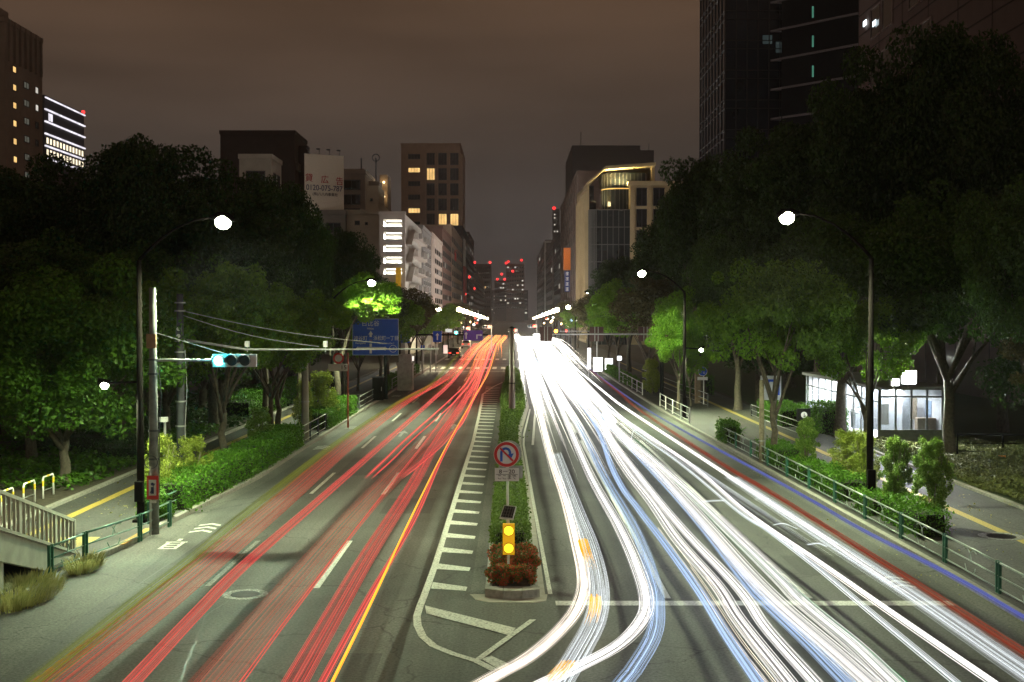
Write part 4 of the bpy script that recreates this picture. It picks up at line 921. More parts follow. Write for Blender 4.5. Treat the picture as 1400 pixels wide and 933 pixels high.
# ------------------------------------------------------------------ guard fences
def fence_panel(t, A, B, m, post=True, rails=(.68, .38, .1), orn=True, double=True):
    A, B = Vector(A), Vector(B); d = (B - A).normalized(); z = Vector((0, 0, 1))
    r0 = MB().tube([A + z * rails[0], B + z * rails[0]], .026, 8).build('top_rail', m[1], t, True)
    b = MB()
    for h in rails[1:]: b.tube([A + z * h, B + z * h], .017, 6)
    b.build('lower_rail', m[1], t, True)
    if orn:
        M_ = (A + B) / 2; b = MB(); n = d.cross(z)
        for (cx, r, a0, a1) in ((-.22, .30, 10, 120), (.24, .30, 60, 175), (0, .34, 200, 340)):
            c = M_ + d * cx + z * .36; pts = [c + d * r * math.cos(R(a)) + z * r * math.sin(R(a)) * .95 for a in np.linspace(a0, a1, 10)]
            pts = [Vector((p.x, p.y, min(max(p.z, A.z + .1), A.z + .68))) for p in pts]; b.tube(pts, .011, 5)
        b.build('ornament', m[1], t)
def posts(t, p, m, d, h=.72, double=True):
    for s in ((-.07, .07) if double else (0,)):
        q = Vector(p) + Vector(d) * s; MB().box(q.x - .035, q.x + .035, q.y - .03, q.y + .03, q.z - .05, q.z + h, .008).build('post', m[0], t)
GR = (GREENM, mat('dark_green_rail', (.10, .20, .17), .35, .3, scale=6)); GW = (GREENM, mat('pale_rail', (.35, .42, .38), .35, .4, scale=6)); WW = (WHITEM, mat('white_rail', (.6, .6, .57), .4, .2))
def fence(label, pts, m, first_double=True, orn=True, h=.68, name='guard_fence', group=None, dbl=True):
    t = thing(name, label, 'fence', pts[0], group)
    for i in range(len(pts) - 1): fence_panel(t, pts[i], pts[i+1], m, orn=orn, rails=(h, h * .56, h * .15))
    for i, p in enumerate(pts):
        d = (Vector(pts[min(i+1, len(pts)-1)]) - Vector(pts[max(i-1, 0)])).normalized(); posts(t, p, m, d, h + .04, dbl)
    return t
fl = [(-10.98, 28.6, .1), (-10.72, 30.2, .13), (-10.18, 32.9, .13), (-10.02, 35.2, .13)]
fence('green guard fence at the left kerb beside the concrete stair', fl, GR)
fence('thin green rail fence in front of the left clipped hedge', [(KL(Y) - .42, Y, .13) for Y in (35.4, 38.6, 41.8, 45, 48.2, 51.4, 54.4)], GR, orn=False, h=.62, dbl=False)
fence('dark metal railing at the end of the first left hedge', [(KL(Y) - .3, Y, .13) for Y in (57, 59.4, 61.8, 64.2)], (DARKG, WW[1]), orn=False, h=.85, dbl=False)
fence('white railing in front of the black box on the left pavement', [(KL(Y) - .3, Y, .13) for Y in (78.5, 82, 86, 90)], (DARKG, WW[1]), orn=False, h=.8, dbl=False)
fence('far white railing on the left near the stone pillar', [(KL(Y) - .3, Y, .13) for Y in (100, 106, 112, 118, 124)], WW, orn=False, h=.8, dbl=False)
fence('near right guard fence with green double posts, running past the hedges', [(KR(Y) + .32, Y, .13) for Y in (20.2, 23.4, 26.6, 29.9, 33.1, 36.3, 39.5, 42.7, 45.9, 49.1, 52.3, 55.5, 58.7)], GW)
fence('short white railing left of the second right lamp pole', [(KR(Y) + .3, Y, .13) for Y in (68.3, 71.5, 74.7, 78, 81)], WW, orn=False, h=.85, dbl=False)
fence('far white railing on the right before the bushes', [(KR(Y) + .3, Y, .13) for Y in (92, 96, 100, 104, 108, 112)], WW, orn=False, h=.9, dbl=False)
fence('low park railing along the right hand bushes', [(14.7, 60, .13), (14.5, 66, .13), (14.5, 73, .13)], (DARKG, STEEL), orn=False, h=.7, dbl=False, name='park_railing')
fence('park railing behind the round blue sign on the right', [(13.0, 80, .13), (12.7, 92, .13), (12.6, 104, .13), (12.5, 116, .13)], (DARKG, STEEL), orn=False, h=.9, dbl=False, name='park_railing')
fence('dark railing at the back of the lawn right of the old tree', [(19.3, 52.2, .25), (21.2, 52.0, .25), (23.2, 51.8, .25), (26, 51.5, .25)], (BLACKM, BLACKM), orn=False, h=.85, dbl=False, name='park_railing')
MB_ = MB()
# yellow banded barriers
YB = mat('yellow_band', (.72, .52, .03), .5)
for i, (y0, y1) in enumerate(((36.6, 37.5), (38.3, 39.2), (39.9, 40.8))):
    X = -15.55; t = thing('u_barrier', ['steel U shaped barrier with yellow bands, cut by the left edge', 'middle of the three yellow banded U barriers on the left', 'farthest of the three yellow banded U barriers on the left'][i], 'barrier', (X, y0, .18), 'yellow banded U barriers')
    MB().tube([(X, y0, .1), (X, y0, .82), (X, y0 + .06, .9), (X, y1 - .06, .9), (X, y1, .82), (X, y1, .1)], .033, 8).build('hoop', WHITEM, t, True)
    MB().tube([(X, y0, .45), (X, y1, .45)], .018, 6).build('cross_bar', STEEL, t)
    for (a, bq) in (((X, y0, .6), (X, y0, .78)), ((X, y1, .6), (X, y1, .78)), ((X, y0 + .3, .9), (X, y0 + .5, .9))): MB().tube([a, bq], .036, 8).build('yellow_band', YB, t)

# ------------------------------------------------------------------ concrete stair of the footbridge (left)
X = -11.25; t = thing('footbridge_stair', 'pale concrete stair of the footbridge with a baluster parapet at the lower left', 'stair', (X, 31, .13))
sl = .315
def zt(Y): return .13 + (31.1 - Y) * sl
b = MB(); ya, yb = 18.0, 31.1
b.plate([(X, ya, zt(ya) + .02), (X, yb, zt(yb) + .02), (X, yb, .02), (X, 29.3, .02), (X, ya, zt(ya) - .88)], (-1, 0, 0), .16); b.build('stringer', CONC, t)
b = MB(); b.plate([(X - 2.1, ya, zt(ya) + .02), (X - 2.1, yb, zt(yb) + .02), (X - 2.1, yb, .02), (X - 2.1, 29.3, .02), (X - 2.1, ya, zt(ya) - .88)], (-1, 0, 0), .16); b.build('stringer', CONC, t)
b = MB(); n = 36
for i in range(n):
    y1 = 31.0 - i * .36; z = .13 + (i + 1) * .36 * sl; b.box(X - 2.09, X - .165, y1 - .36, y1, z - .16 - .1 * (i > 8), z)
b.build('steps', mat('step_concrete', (.25, .24, .20), .9, var=.2, scale=12), t)
MB().plate([(X + .05, ya, zt(ya) + .02), (X + .05, yb + .02, zt(yb) + .02), (X + .05, yb + .02, zt(yb) - .06), (X + .05, ya, zt(ya) - .06)], (-1, 0, 0), .048).build('ledge', CONC, t)
for XX in (X - .08, X - 2.18):
    pr = MB().bar((XX, ya, zt(ya) + .83), (XX, yb, zt(yb) + .83), .10, .08).build('handrail', WHITEM if 0 else mat('beige_paint', (.5, .46, .38), .6, var=.1), t)
    b = MB(); y = 30.9
    k = 0
    while y > ya:
        wd = .07 if k % 8 == 4 else .022; b.box(XX - .03, XX + .03, y - wd, y + wd, zt(y), zt(y) + .8); y -= .27; k += 1
    b.build('balusters', mat('beige_paint', (.5, .46, .38)), pr)
    MB().box(XX - .06, XX + .06, yb - .13, yb, .1, zt(yb) + .88, .01).build('end_post', mat('beige_paint', (.5, .46, .38)), t)
MB().box(X - 2.0, X - .05, 26.0, 26.7, -.05, .85).build('footing', CONC, t)

# ------------------------------------------------------------------ kiosk (glass pavilion) on the right
X0, X1, Y0, Y1, Z1 = 17.35, 20.4, 57, 71, 2.75
KW = mat('kiosk_frame', (.30, .31, .31), .5, .3, var=.1); WALLW = mat('kiosk_inner_white', (.68, .7, .72), .6, var=.04)
t = thing('glass_kiosk', 'brightly lit glass pavilion with grey frames behind the right pavement', 'kiosk', (X0, Y0, .2))
MB().box(X0 - .1, X1 + .2, Y0 - .15, Y1, .05, .3).build('plinth', CONC, t)
MB().box(X0 - .25, X1 + .25, Y0 - .35, Y1 + .1, Z1, Z1 + .16, .02).build('roof', KW, t)
MB().box(X1 - .06, X1, Y0 + .1, Y1 - .1, .3, Z1 - .01).build('back_wall', WALLW, t); MB().box(X0 + .1, X1 - .07, Y1 - .15, Y1 - .08, .3, Z1 - .01).build('end_wall', WALLW, t)
MB().box(X0 + .06, X1 - .07, Y0 + .06, Y1 - .2, .301, .33).build('floor', WALLW, t)
b = MB(); FR = []
for i in range(11):
    y = Y0 + (Y1 - Y0) * i / 10; b.box(X0 - .04, X0 + .04, y - .04, y + .04, .3, Z1)
b.box(X0 - .03, X0 + .03, Y0, Y1, 2.12, 2.19); b.build('side_frame', KW, t)
b = MB()
for i in range(5):
    x = X0 + .06 + (X1 - X0 - .1) * i / 4; b.box(x - .045, x + .045, Y0 - .04, Y0 + .04, .85, Z1)
b.box(X0 + .05, X1, Y0 - .035, Y0 + .035, 2.36, 2.45); b.build('front_frame', KW, t)
MB().box(X0 + .05, X1 + .05, Y0 - .06, Y0 + .06, .3, .84).build('front_sill_wall', mat('grey_panel', (.2, .22, .2), .6), t)
GL = bpy.data.materials.new('clear_glass'); GL.use_nodes = True; q = GL.node_tree; pb = q.nodes['Principled BSDF']; mx = q.nodes.new('ShaderNodeMixShader'); tr_ = q.nodes.new('ShaderNodeBsdfTransparent'); mx.inputs[0].default_value = .12
pb.inputs['Base Color'].default_value = (.8, .9, .9, 1); pb.inputs['Roughness'].default_value = .05; q.links.new(tr_.outputs[0], mx.inputs[1]); q.links.new(pb.outputs[0], mx.inputs[2]); q.links.new(mx.outputs[0], q.nodes['Material Output'].inputs[0])
for i in range(4):
    xa = X0 + .06 + (X1 - X0 - .1) * i / 4; MB().box(xa + .05, xa + (X1 - X0 - .1) / 4 - .05, Y0 - .008, Y0 + .008, .85, 2.355).build('glass_pane', GL, t)
for i in range(10):
    ya_ = Y0 + 1.4 * i; MB().box(X0 - .008, X0 + .008, ya_ + .045, ya_ + 1.355, .31, 2.115).build('glass_pane', GL, t)
for k in range(4):
    y = Y0 + 2 + k * 3.4; MB().box(X0 + 1.2, X0 + 1.35, y - .9, y + .9, Z1 - .1, Z1 - .03).build('ceiling_lamp', emis('kiosk_tube', (.92, .97, 1), 25), t)
    lamp(t, (X0 + 1.3, y, Z1 - .18), 'AREA', 420, (.9, .96, 1), rot=(0, 0, 0), shape=(1.2, 2.6))
for (px0, px1, yy, h0, h1, m) in ((X0 + 1.9, X0 + 2.3, Y0 + 2.2, .33, 2.2, 'grey_cabinet'), (X0 + 2.5, X0 + 2.9, Y0 + 4.5, .33, 1.9, 'grey_cabinet'), (X0 + .6, X0 + 1.5, Y0 + 6, .33, 1.3, 'grey_cabinet')):
    MB().box(px0, px1, yy, yy + .9, h0, h1, .01).build('cabinet', mat(m, (.3, .33, .36), .5), t)
b = MB(); b.box(X0 + .35, X0 + .75, Y0 + .9, Y0 + .93, 1.0, 2.0); b.build('notice_board', SWHITE, t)
for k in range(6):
    y = Y0 + 1.4 + k * 2.1; MB().box(X1 - .09, X1 - .061, y, y + .9, 1.0, 2.1).build('poster', mat('poster_%d' % (k % 3), [(.25, .35, .5), (.5, .42, .3), (.3, .42, .33)][k % 3], .6, scale=9, var=.6), t)
MB().box(X0 + 1.5, X0 + 1.58, Y0 + 1.2, Y0 + 9, .33, Z1 - .02).build('partition', mat('partition_grey', (.30, .32, .35), .5), t)
MB().tube([(X0 + .5, Y0 + 1.6, 1.2), (X0 + .5, Y0 + 12, 1.2)], .03, 6).build('inner_handrail', STEEL, t)
MB().box(X0 + 2.0, X0 + 2.9, Y0 + .5, Y0 + .9, .33, 1.35, .02).build('counter', mat('counter_wood', (.28, .22, .16), .5), t)
# floodlights behind/above the kiosk
Yl = 56.0
for px, py, r, lab, en in ((1243, 516, .32, 'blinding white floodlight box above the kiosk roof', 2400), (1224, 523, .16, 'small white floodlight left of the big one over the kiosk', 700)):
    q = P(px, py, Yl); t = thing('floodlight', lab, 'floodlight', (q.x, Yl, q.z))
    MB().box(q.x - r * 1.1, q.x + r * 1.1, Yl, Yl + .25, q.z - r, q.z + r, .02).build('housing', WHITEM, t)
    MB().box(q.x - r, q.x + r, Yl - .02, Yl - .002, q.z - r * .9, q.z + r * .9).build('lit_face', emis('flood_face', (.95, 1, .97), 50), t)
    MB().tube([(q.x, Yl + .12, Z1 + .1), (q.x, Yl + .12, q.z - r)], .04, 6).build('stand', STEEL, t)
    lamp(t, (q.x, Yl - .25, q.z), 'SPOT', en, (.95, 1, .92), .25, rot=(R(-55), 0, R(-12)), spot=(R(150), .5))
# information sign, poster board, posts, blue round sign
Y = 58; A, B = P(1090, 559, Y), P(1108, 576, Y); t = thing('information_sign', 'dark box sign with a white letter i in front of the kiosk', 'sign', ((A.x + B.x) / 2, Y, .13))
MB().box(A.x, B.x, Y, Y + .12, B.z, A.z, .01).build('box', DARKG, t); MB().tube([((A.x + B.x) / 2, Y + .06, .1), ((A.x + B.x) / 2, Y + .06, B.z)], .05, 8).build('post', DARKG, t)
cx = A.x + (B.x - A.x) * .52; cz = (A.z + B.z) / 2; MB().disc((cx, Y - .001, cz), .15, (0, -1, 0), 24, .012).build('disc', emis('info_disc', (.8, .85, .7), .8), t); text('i', .28, BLACKM, t, (cx, Y - .016, cz))
Y = 70; A, B = P(1040, 514, Y), P(1068, 547, Y); t = thing('poster_board', 'white board with a blue square behind the thin tree trunk on the right', 'notice board', ((A.x + B.x) / 2, Y, .13))
MB().box(A.x, B.x, Y, Y + .08, B.z, A.z, .01).build('board', mat('board_white', (.6, .62, .6), .5), t)
b = MB(); q0_ = A + (B - A) * .45; w_ = (B.x - A.x)
for (u0, u1, v0, v1) in ((.35, .42, .15, .8), (.42, .85, .15, .25), (.85, .92, .15, .8), (.42, .85, .7, .8)): b.box(A.x + w_*u0, A.x + w_*u1, Y - .012, Y - .001, A.z - (A.z - B.z)*v1, A.z - (A.z - B.z)*v0)
b.build('blue_square', BLUE, t); b = MB(); b.box(A.x + .05, A.x + .13, Y + .01, Y + .07, .1, B.z); b.box(B.x - .13, B.x - .05, Y + .01, Y + .07, .1, B.z); b.build('legs', STEEL, t)
p = at(1041, 632, .13); t = thing('wooden_post', 'pale weathered wooden post with a steel sleeve near the right fence', 'post', (p.x, p.y, .13))
MB().tube([(p.x, p.y, .1), (p.x, p.y, P(1039, 520, p.y).z)], [.11, .10], 10).build('post', BARKP, t, True); MB().tube([(p.x + .14, p.y, .1), (p.x + .14, p.y, 1.9)], .03, 8).build('sleeve', STEEL, t); MB().ring((p.x, p.y, 1.0), .11, .125, (0, 0, 1), 12, .05).build('band', STEEL, t)
p = at(962, 553, .13); q = P(960.5, 508, p.y); t = thing('round_blue_sign', 'round blue sign with a white plate on a white pole on the right pavement', 'sign', (p.x, p.y, .13))
MB().tube([(p.x, p.y, .1), (p.x, p.y, q.z + .3)], .035, 8).build('post', WHITEM, t)
MB().disc((q.x, p.y - .05, q.z), .32, (0, -1, 0), 26, .015).build('disc', BLUE, t); MB().ring((q.x, p.y - .066, q.z), .29, .32, (0, -1, 0), 26, .003).build('rim', SWHITE, t)
b = MB(); b.disc((q.x - .07, p.y - .066, q.z + .12), .04, (0, -1, 0), 10, .003); b.bar((q.x - .07, p.y - .068, q.z + .07), (q.x - .07, p.y - .068, q.z - .16), .003, .07); b.ring((q.x + .1, p.y - .066, q.z - .1), .05, .07, (0, -1, 0), 14, .003); b.build('pictogram', SWHITE, t)
MB().box(q.x - .35, q.x + .35, p.y - .05, p.y - .03, q.z - .6, q.z - .38).build('plate', SWHITE, t)
t = thing('brown_pillar', 'short brown stone pillar beside the round blue sign', 'pillar', (p.x - .3, p.y + 1, .13)); MB().box(p.x - .45, p.x - .08, p.y + .8, p.y + 1.2, .1, 3.0, .03).build('shaft', mat('brown_stone', (.22, .15, .10), .8, var=.2, bump=.3), t); MB().box(p.x - .5, p.x - .03, p.y + .75, p.y + 1.25, 3.0, 3.12, .02).build('cap', CONC, t)
# black vending style cabinet, stone gate pillar, orange notice on the left/right
p = at(514, 549, .13); t = thing('street_cabinet', 'black street cabinet behind the white left railing', 'cabinet', (p.x, p.y + 1, .13))
MB().box(p.x - .38, p.x + .38, p.y + 1, p.y + 1.7, .13, 1.75, .03).build('body', BLACKM, t); MB().box(p.x - .42, p.x + .42, p.y + .96, p.y + 1.74, 1.75, 1.83, .01).build('top', DARKG, t); MB().box(p.x + .26, p.x + .31, p.y + .97, p.y + .999, .8, 1.1).build('handle', STEEL, t)
Y = 98; A, B = P(543, 490, Y), P(564, 535, Y); t = thing('gate_pillar', 'broad old stone gate pillar right of the blue guide sign', 'pillar', ((A.x + B.x) / 2, Y, .13))
ST = mat('old_stone', (.38, .37, .33), .9, var=.25, scale=3, bump=.4)
MB().box(A.x, B.x, Y, Y + 1.3, .1, A.z - .55, .03).build('shaft', ST, t); MB().box(A.x - .08, B.x + .08, Y - .08, Y + 1.38, A.z - .55, A.z - .4, .02).build('cornice', ST, t); MB().box(A.x + .1, B.x - .1, Y + .1, Y + 1.2, A.z - .4, A.z + .3, .04).build('cap', ST, t)
for i, px in enumerate((577, 585, 590)):
    p = at(px, 512, .13); t = thing('bollard_post', ['steel post nearest the end of the left kerb', 'middle steel post before the left crossing', 'steel post closest to the left crossing'][i], 'post', (p.x, 125 + 3 * i, .13), 'posts at the left crossing'); MB().tube([(p.x, 125 + 3*i, .1), (p.x, 125 + 3*i, 3.1)], .07, 8).build('post', STEEL, t); MB().box(p.x - .2, p.x + .2, 124.95 + 3*i, 125 + 3*i, 2.6, 3.1).build('plate', SWHITE if i else BLUE, t)
Y = 50; A, B = P(1365, 623, Y), P(1375, 635, Y); t = thing('notice', 'small orange notice on a stake at the back of the lawn', 'sign', ((A.x + B.x) / 2, Y, .2)); MB().box(A.x, B.x, Y, Y + .02, B.z, A.z).build('plate', mat('orange_notice', (.55, .22, .04), .5), t); MB().box(A.x + .04, B.x - .04, Y - .004, Y - .001, B.z + .05, A.z - .05).build('print', mat('notice_ink', (.04, .03, .02), .5, scale=30, var=.9), t); MB().tube([((A.x + B.x) / 2, Y + .03, .1), ((A.x + B.x) / 2, Y + .03, B.z)], .015, 6).build('stake', DARKG, t)

# small lights of the crowded far end of the street: sign lamps, signals, lanterns on thin posts
rl = random.Random(12); LC = [('far_light_white', (1, .95, .85), 9), ('far_light_warm', (1, .72, .32), 9), ('far_light_red', (1, .08, .05), 5), ('far_light_blue', (.5, .7, 1), 5)]
for i in range(46):
    side = rl.choice((-1, 1)); Y = rl.uniform(210, 460); X = side * rl.uniform(9.9, 14.5); z = rl.uniform(2.6, 6.6); c = LC[rl.choice((0, 0, 1, 1, 1, 2, 3))]
    t = thing('street_light', 'one of the many tiny street side lights crowding the far end of the road', 'light', (X, Y, .13), 'tiny lights at the far end of the street')
    MB().tube([(X, Y, .1), (X, Y, z)], .06, 5).build('post', DARKG, t); MB().sphere((X, Y - .05, z + .2), rl.uniform(.16, .34), 8, 6).build('lantern', emis(*c), t)
# ------------------------------------------------------------------ lit shop front and signs on the far right pavement
def lit_box(label, xa, xb, ya, yb, Y, col, s, d=.3, name='lit_shop_sign', post=True):
    A, B = P(xa, ya, Y), P(xb, yb, Y); t = thing(name, label, 'lit sign', ((A.x + B.x) / 2, Y, .13))
    MB().box(A.x, B.x, Y + .02, Y + d, B.z, A.z).build('casing', WHITEM, t); MB().box(A.x + .03, B.x - .03, Y, Y + .019, B.z + .03, A.z - .03).build('lit_face', emis('face_%s' % label[:18], col, s), t)
    if post: MB().tube([((A.x + B.x) / 2, Y + d / 2, .1), ((A.x + B.x) / 2, Y + d / 2, B.z)], .06, 6).build('post', STEEL, t)
lit_box('tall narrow white shop sign at the far right kerb', 803, 808, 476, 505, 118, (1, 1, 1), 4)
lit_box('wide glowing white shop window beyond the kerb fence', 811, 824, 489, 508, 124, (.98, 1, 1), 5)
lit_box('second glowing shop window right of the wide one', 827, 838, 490, 506, 128, (.98, 1, 1), 3)
lit_box('small round looking white lamp sign right of the shop windows', 844, 850, 487, 493, 110, (.9, .96, 1), 8)
lit_box('white sign lamp on the pole left of the shop sign', 758, 763, 464, 470, 150, (1, .98, .9), 8)
lit_box('pale shop front at the far left beside the stone pillar', 548, 566, 487, 494, 120, (1, .95, .85), 2.0)
lit_box('pinkish lit shop window left of the dark parked car', 606, 612, 472, 484, 190, (1, .7, .6), 1.0)
# ------------------------------------------------------------------ cars
def car(label, X, Y, col, m=None, lights=None):
    t = thing('parked_car', label, 'car', (X, Y, 0)); pm = mat(col[0], col[1], .25, .3, var=.05, spec=.6)
    w = .86
    def prof(pts, wd, mt, nm, parent=t):
        b = MB(); n = len(pts); vs = [(X - wd, Y + y, z) for y, z in pts] + [(X + wd, Y + y, z) for y, z in pts]
        b.add(vs, [tuple(range(n)), tuple(reversed(range(n, 2*n)))] + [(i, n + i, n + (i+1) % n, (i+1) % n) for i in range(n)]); return b.build(nm, mt, parent)
    prof([(0, .3), (-.02, .75), (.1, .95), (.55, 1.0), (3.2, .98), (4.2, .82), (4.3, .5), (4.25, .28)], w, pm, 'body')
    prof([(.25, .99), (.6, 1.42), (1.0, 1.5), (2.1, 1.48), (2.9, 1.0)], w - .12, pm, 'cabin')
    MB().plate([(X - .62, Y + .30, 1.06), (X + .62, Y + .30, 1.06), (X + .55, Y + .545, 1.38), (X - .55, Y + .545, 1.38)], (0, -1, .8), .012).build('rear_window', DGLASS, t)
    for s in (-1, 1):
        MB().plate([(X + s*(w - .118), Y + .65, 1.05), (X + s*(w - .118), Y + 2.6, 1.05), (X + s*(w - .118), Y + 2.0, 1.4), (X + s*(w - .118), Y + .85, 1.4)], (s, 0, 0), .01).build('side_window', DGLASS, t)
        MB().box(X + s*.55 - .16, X + s*.55 + .16, Y - .04, Y + .0, .72, .86).build('tail_light', emis('tail_lit', (1, .05, .03), 3), t)
        for yy in (.75, 3.45):
            h = MB().tube([(X + s*(w - .2), Y + yy, .31), (X + s*(w + .01), Y + yy, .31)], .31, 16).build('wheel', BLACKM, t); MB().disc((X + s*(w + .011), Y + yy, .31), .17, (s, 0, 0), 12, .01).build('rim', STEEL, h)
    MB().box(X - .2, X + .2, Y - .035, Y - .022, .5, .6).build('number_plate', SWHITE, t); MB().box(X - w + .05, X + w - .05, Y - .06, Y - .021, .3, .45).build('bumper', DARKG, t)
car('dark car waiting at the left kerb beyond the crossing', -8.3, 172, ('dark_car_paint', (.03, .025, .03)))
car('white car farther up the left kerb below the violet sign', -8.5, 222, ('white_car_paint', (.7, .7, .7)))

# ------------------------------------------------------------------ buildings
WIN_CACHE = {}
def window_mesh(w, h, pane, frame, mull=1):
    key = (round(w, 2), round(h, 2), pane.name, frame.name, mull)
    if key in WIN_CACHE: return WIN_CACHE[key]
    b = MB(); f = min(.12, w * .08); b.cur = 0
    b.box(-w/2, w/2, -.10, .02, -h/2, -h/2 + f); b.box(-w/2, w/2, -.10, .02, h/2 - f, h/2); b.box(-w/2, -w/2 + f, -.10, .02, -h/2 + f, h/2 - f); b.box(w/2 - f, w/2, -.10, .02, -h/2 + f, h/2 - f)
    for k in range(mull): x = -w/2 + w * (k + 1) / (mull + 1); b.box(x - f/3, x + f/3, -.09, .02, -h/2 + f, h/2 - f)
    b.cur = 1; b.box(-w/2 + f, w/2 - f, -.03, .01, -h/2 + f, h/2 - f)
    me = bpy.data.meshes.new('window'); me.from_pydata(b.v, [], b.f); me.materials.append(frame); me.materials.append(pane); me.polygons.foreach_set('material_index', b.mi); me.update()
    WIN_CACHE[key] = me; return me
WARM = emis('warm_window', (1.0, .62, .22), 1.1); WHITEWIN = emis('white_window', (1, .95, .82), .8); DIMWIN = emis('dim_window', (.8, .78, .62), .12); FRAMED = mat('window_frame', (.06, .06, .06), .5)
def wins(t, face, a0, a1, z0, z1, cols, rows, plane, fw=.6, fh=.55, lit=0.0, pane=DGLASS, frame=FRAMED, litm=WARM, rg=None, sel=None, mull=1):
    """windows on a face: 'f' spans x a0..a1 on plane y; 'l'/'r' span y on plane x (facing -x / +x)"""
    cw, rh = (a1 - a0) / cols, (z1 - z0) / rows
    for i in range(cols):
        for j in range(rows):
            u = a0 + cw * (i + .5); z = z0 + rh * (j + .5); m = pane
            if (sel and (i, j) in sel) or (rg and rg.random() < lit): m = litm
            o = bpy.data.objects.new('window', window_mesh(cw * fw, rh * fh, m, frame, mull)); COL.objects.link(o)
            if face == 'f': loc = (u, plane, z); rz = 0
            elif face == 'l': loc = (plane, u, z); rz = R(-90)
            else: loc = (plane, u, z); rz = R(90)
            o.location = Vector(loc) - wloc(t); o.rotation_euler = (0, 0, rz); o.parent = t
def block(name, label, X0, X1, Y0, Y1, zt, m, cat='building', parapet=True):
    t = thing(name, label, cat, (X0, Y0, 0)); MB().box(X0, X1, Y0, Y1, -.05, zt).build('walls', m, t)
    if parapet:
        b = MB(); e = .15
        b.box(X0 - e, X1 + e, Y0 - e, Y0 + .3, zt, zt + .7); b.box(X0 - e, X1 + e, Y1 - .3, Y1 + e, zt, zt + .7); b.box(X0 - e, X0 + .3, Y0 + .3, Y1 - .3, zt, zt + .69); b.box(X1 - .3, X1 + e, Y0 + .3, Y1 - .3, zt, zt + .69); b.build('parapet', m, t)
    return t
def wall(n, c, v=.12): return mat(n, c, .85, var=v, scale=.6, bump=.1)
REDL = emis('red_obstruction_lamp', (1, .03, .03), 3)
def redlamp(t, x, y, z, r=.5): MB().sphere((x, y, z), r, 8, 6).build('red_lamp', REDL, t)
def mast(t, x, y, z0, z1): MB().tube([(x, y, z0), (x, y, z1)], .12, 6).build('mast', DARKG, t)
rg = random.Random(3)
# left edge office tower
t = block('office_tower', 'brown grey office tower with a column of lit windows at the left edge', -100, -74, 177, 191, 49, wall('tower_brown', (.22, .17, .13)))
wins(t, 'r', 178.2, 182.2, 20, 44, 1, 9, -74, .35, .40, pane=WARM, mull=0); wins(t, 'r', 182.6, 186.6, 18, 42.5, 1, 9, -74, .5, .40, pane=DIMWIN); wins(t, 'r', 186.8, 190.4, 18, 42.5, 1, 9, -74, .35, .40, pane=DGLASS, litm=WHITEWIN, sel={(0, 8), (0, 7)}, mull=0)
b = MB()
for k in range(7): b.box(-74, -73.6, 178 + k * 2, 178.2 + k * 2, 43.5, 49.6)
b.build('fins', wall('tower_brown', (.22, .17, .13)), t); MB().box(-86, -78, 181, 188, 49, 53).build('roof_house', wall('tower_brown', (.2, .2, .2)), t); mast(t, -79, 184, 53, 56); mast(t, -80, 186, 53, 55.5)
# striped tower
t = block('striped_tower', 'dark tower with glowing white horizontal bands behind the left office tower', -125, -100, 259, 283, 52.5, wall('striped_dark', (.05, .045, .05)))
LB = emis('white_band_light', (.95, .9, 1), 1.1)
for i, z in enumerate((52.7, 50.2, 47.6, 45.0, 42.4, 39.8)): MB().box(-99.98, -99.6, 259, 283, z - .14, z + .14).build('light_band', LB, t)
wins(t, 'r', 259.5, 282.5, 39.9, 44.9, 12, 2, -99.95, .8, .6, pane=emis('office_lit', (1, .85, .6), 1.6), mull=0); wins(t, 'r', 260.5, 264, 47.8, 49.9, 1, 1, -99.95, .8, .9, pane=LB, mull=0)
for i, z in enumerate((37.2, 34.6, 32.0, 29.4)): MB().box(-99.98, -99.7, 259, 283, z - .08, z + .08).build('floor_band', wall('pale_band', (.35, .33, .35)), t)
redlamp(t, -100, 282.5, 53.4, .45)
# dark block
t = block('dark_block', 'dark windowless block left of the white billboard', -53, -39.5, 220, 233, 39, wall('dark_brown_wall', (.045, .032, .03)))
b = MB()
for k in range(4): b.box(-39.5, -39.1, 221, 232.5, 20 + k * 4.2, 21.4 + k * 4.2)
b.build('balconies', wall('balcony_grey', (.12, .11, .1)), t); MB().box(-39.5, -37.8, 224, 226, 15, 37.5).build('lift_shaft', wall('dark_brown_wall', (.1, .1, .1)), t)
t = block('white_block', 'small pale flat roofed building in front of the dark block', -41, -36.2, 182, 190, 29.7, wall('pale_wall', (.38, .36, .30)))
wins(t, 'f', -40.5, -36.6, 24, 29, 1, 1, 182, .75, .55, mull=2); wins(t, 'r', 183, 189, 23, 29, 2, 1, -36.2, .6, .6)
# building with billboard
t = block('billboard_building', 'grey low building carrying the white rental billboard', -33, -26.2, 190, 200, 22, wall('grey_wall', (.22, .21, .19)))
wins(t, 'f', -32.5, -26.6, 12, 21.5, 2, 3, 190, .8, .5)
Yb = 189.0; A, B = P(416, 210, Yb), P(466, 295, Yb)
t = thing('billboard', 'tall white billboard with red characters and a blue telephone number', 'billboard', ((A.x + B.x) / 2, Yb, B.z))
dY = 3.2    # turned a little towards the street
def bp(u, v, off=.0):    # on the board
    p = Vector((A.x + (B.x - A.x) * u, Yb + dY * u, A.z + (B.z - A.z) * v)); return p + Vector((.0, -off, 0))
MB().plate([bp(0, 0), bp(1, 0), bp(1, 1), bp(0, 1)], (0, 1, 0), .3).build('panel', mat('billboard_white', (.86, .84, .72), .6, var=.04), t)
ang = math.atan2(dY, B.x - A.x)
def btxt(s, u, v, size, m, sx=1, sp_=1): text(s, size, m, t, bp(u, v, .12), rot=(R(90), 0, ang), sx=sx, ext=.01, space=sp_)
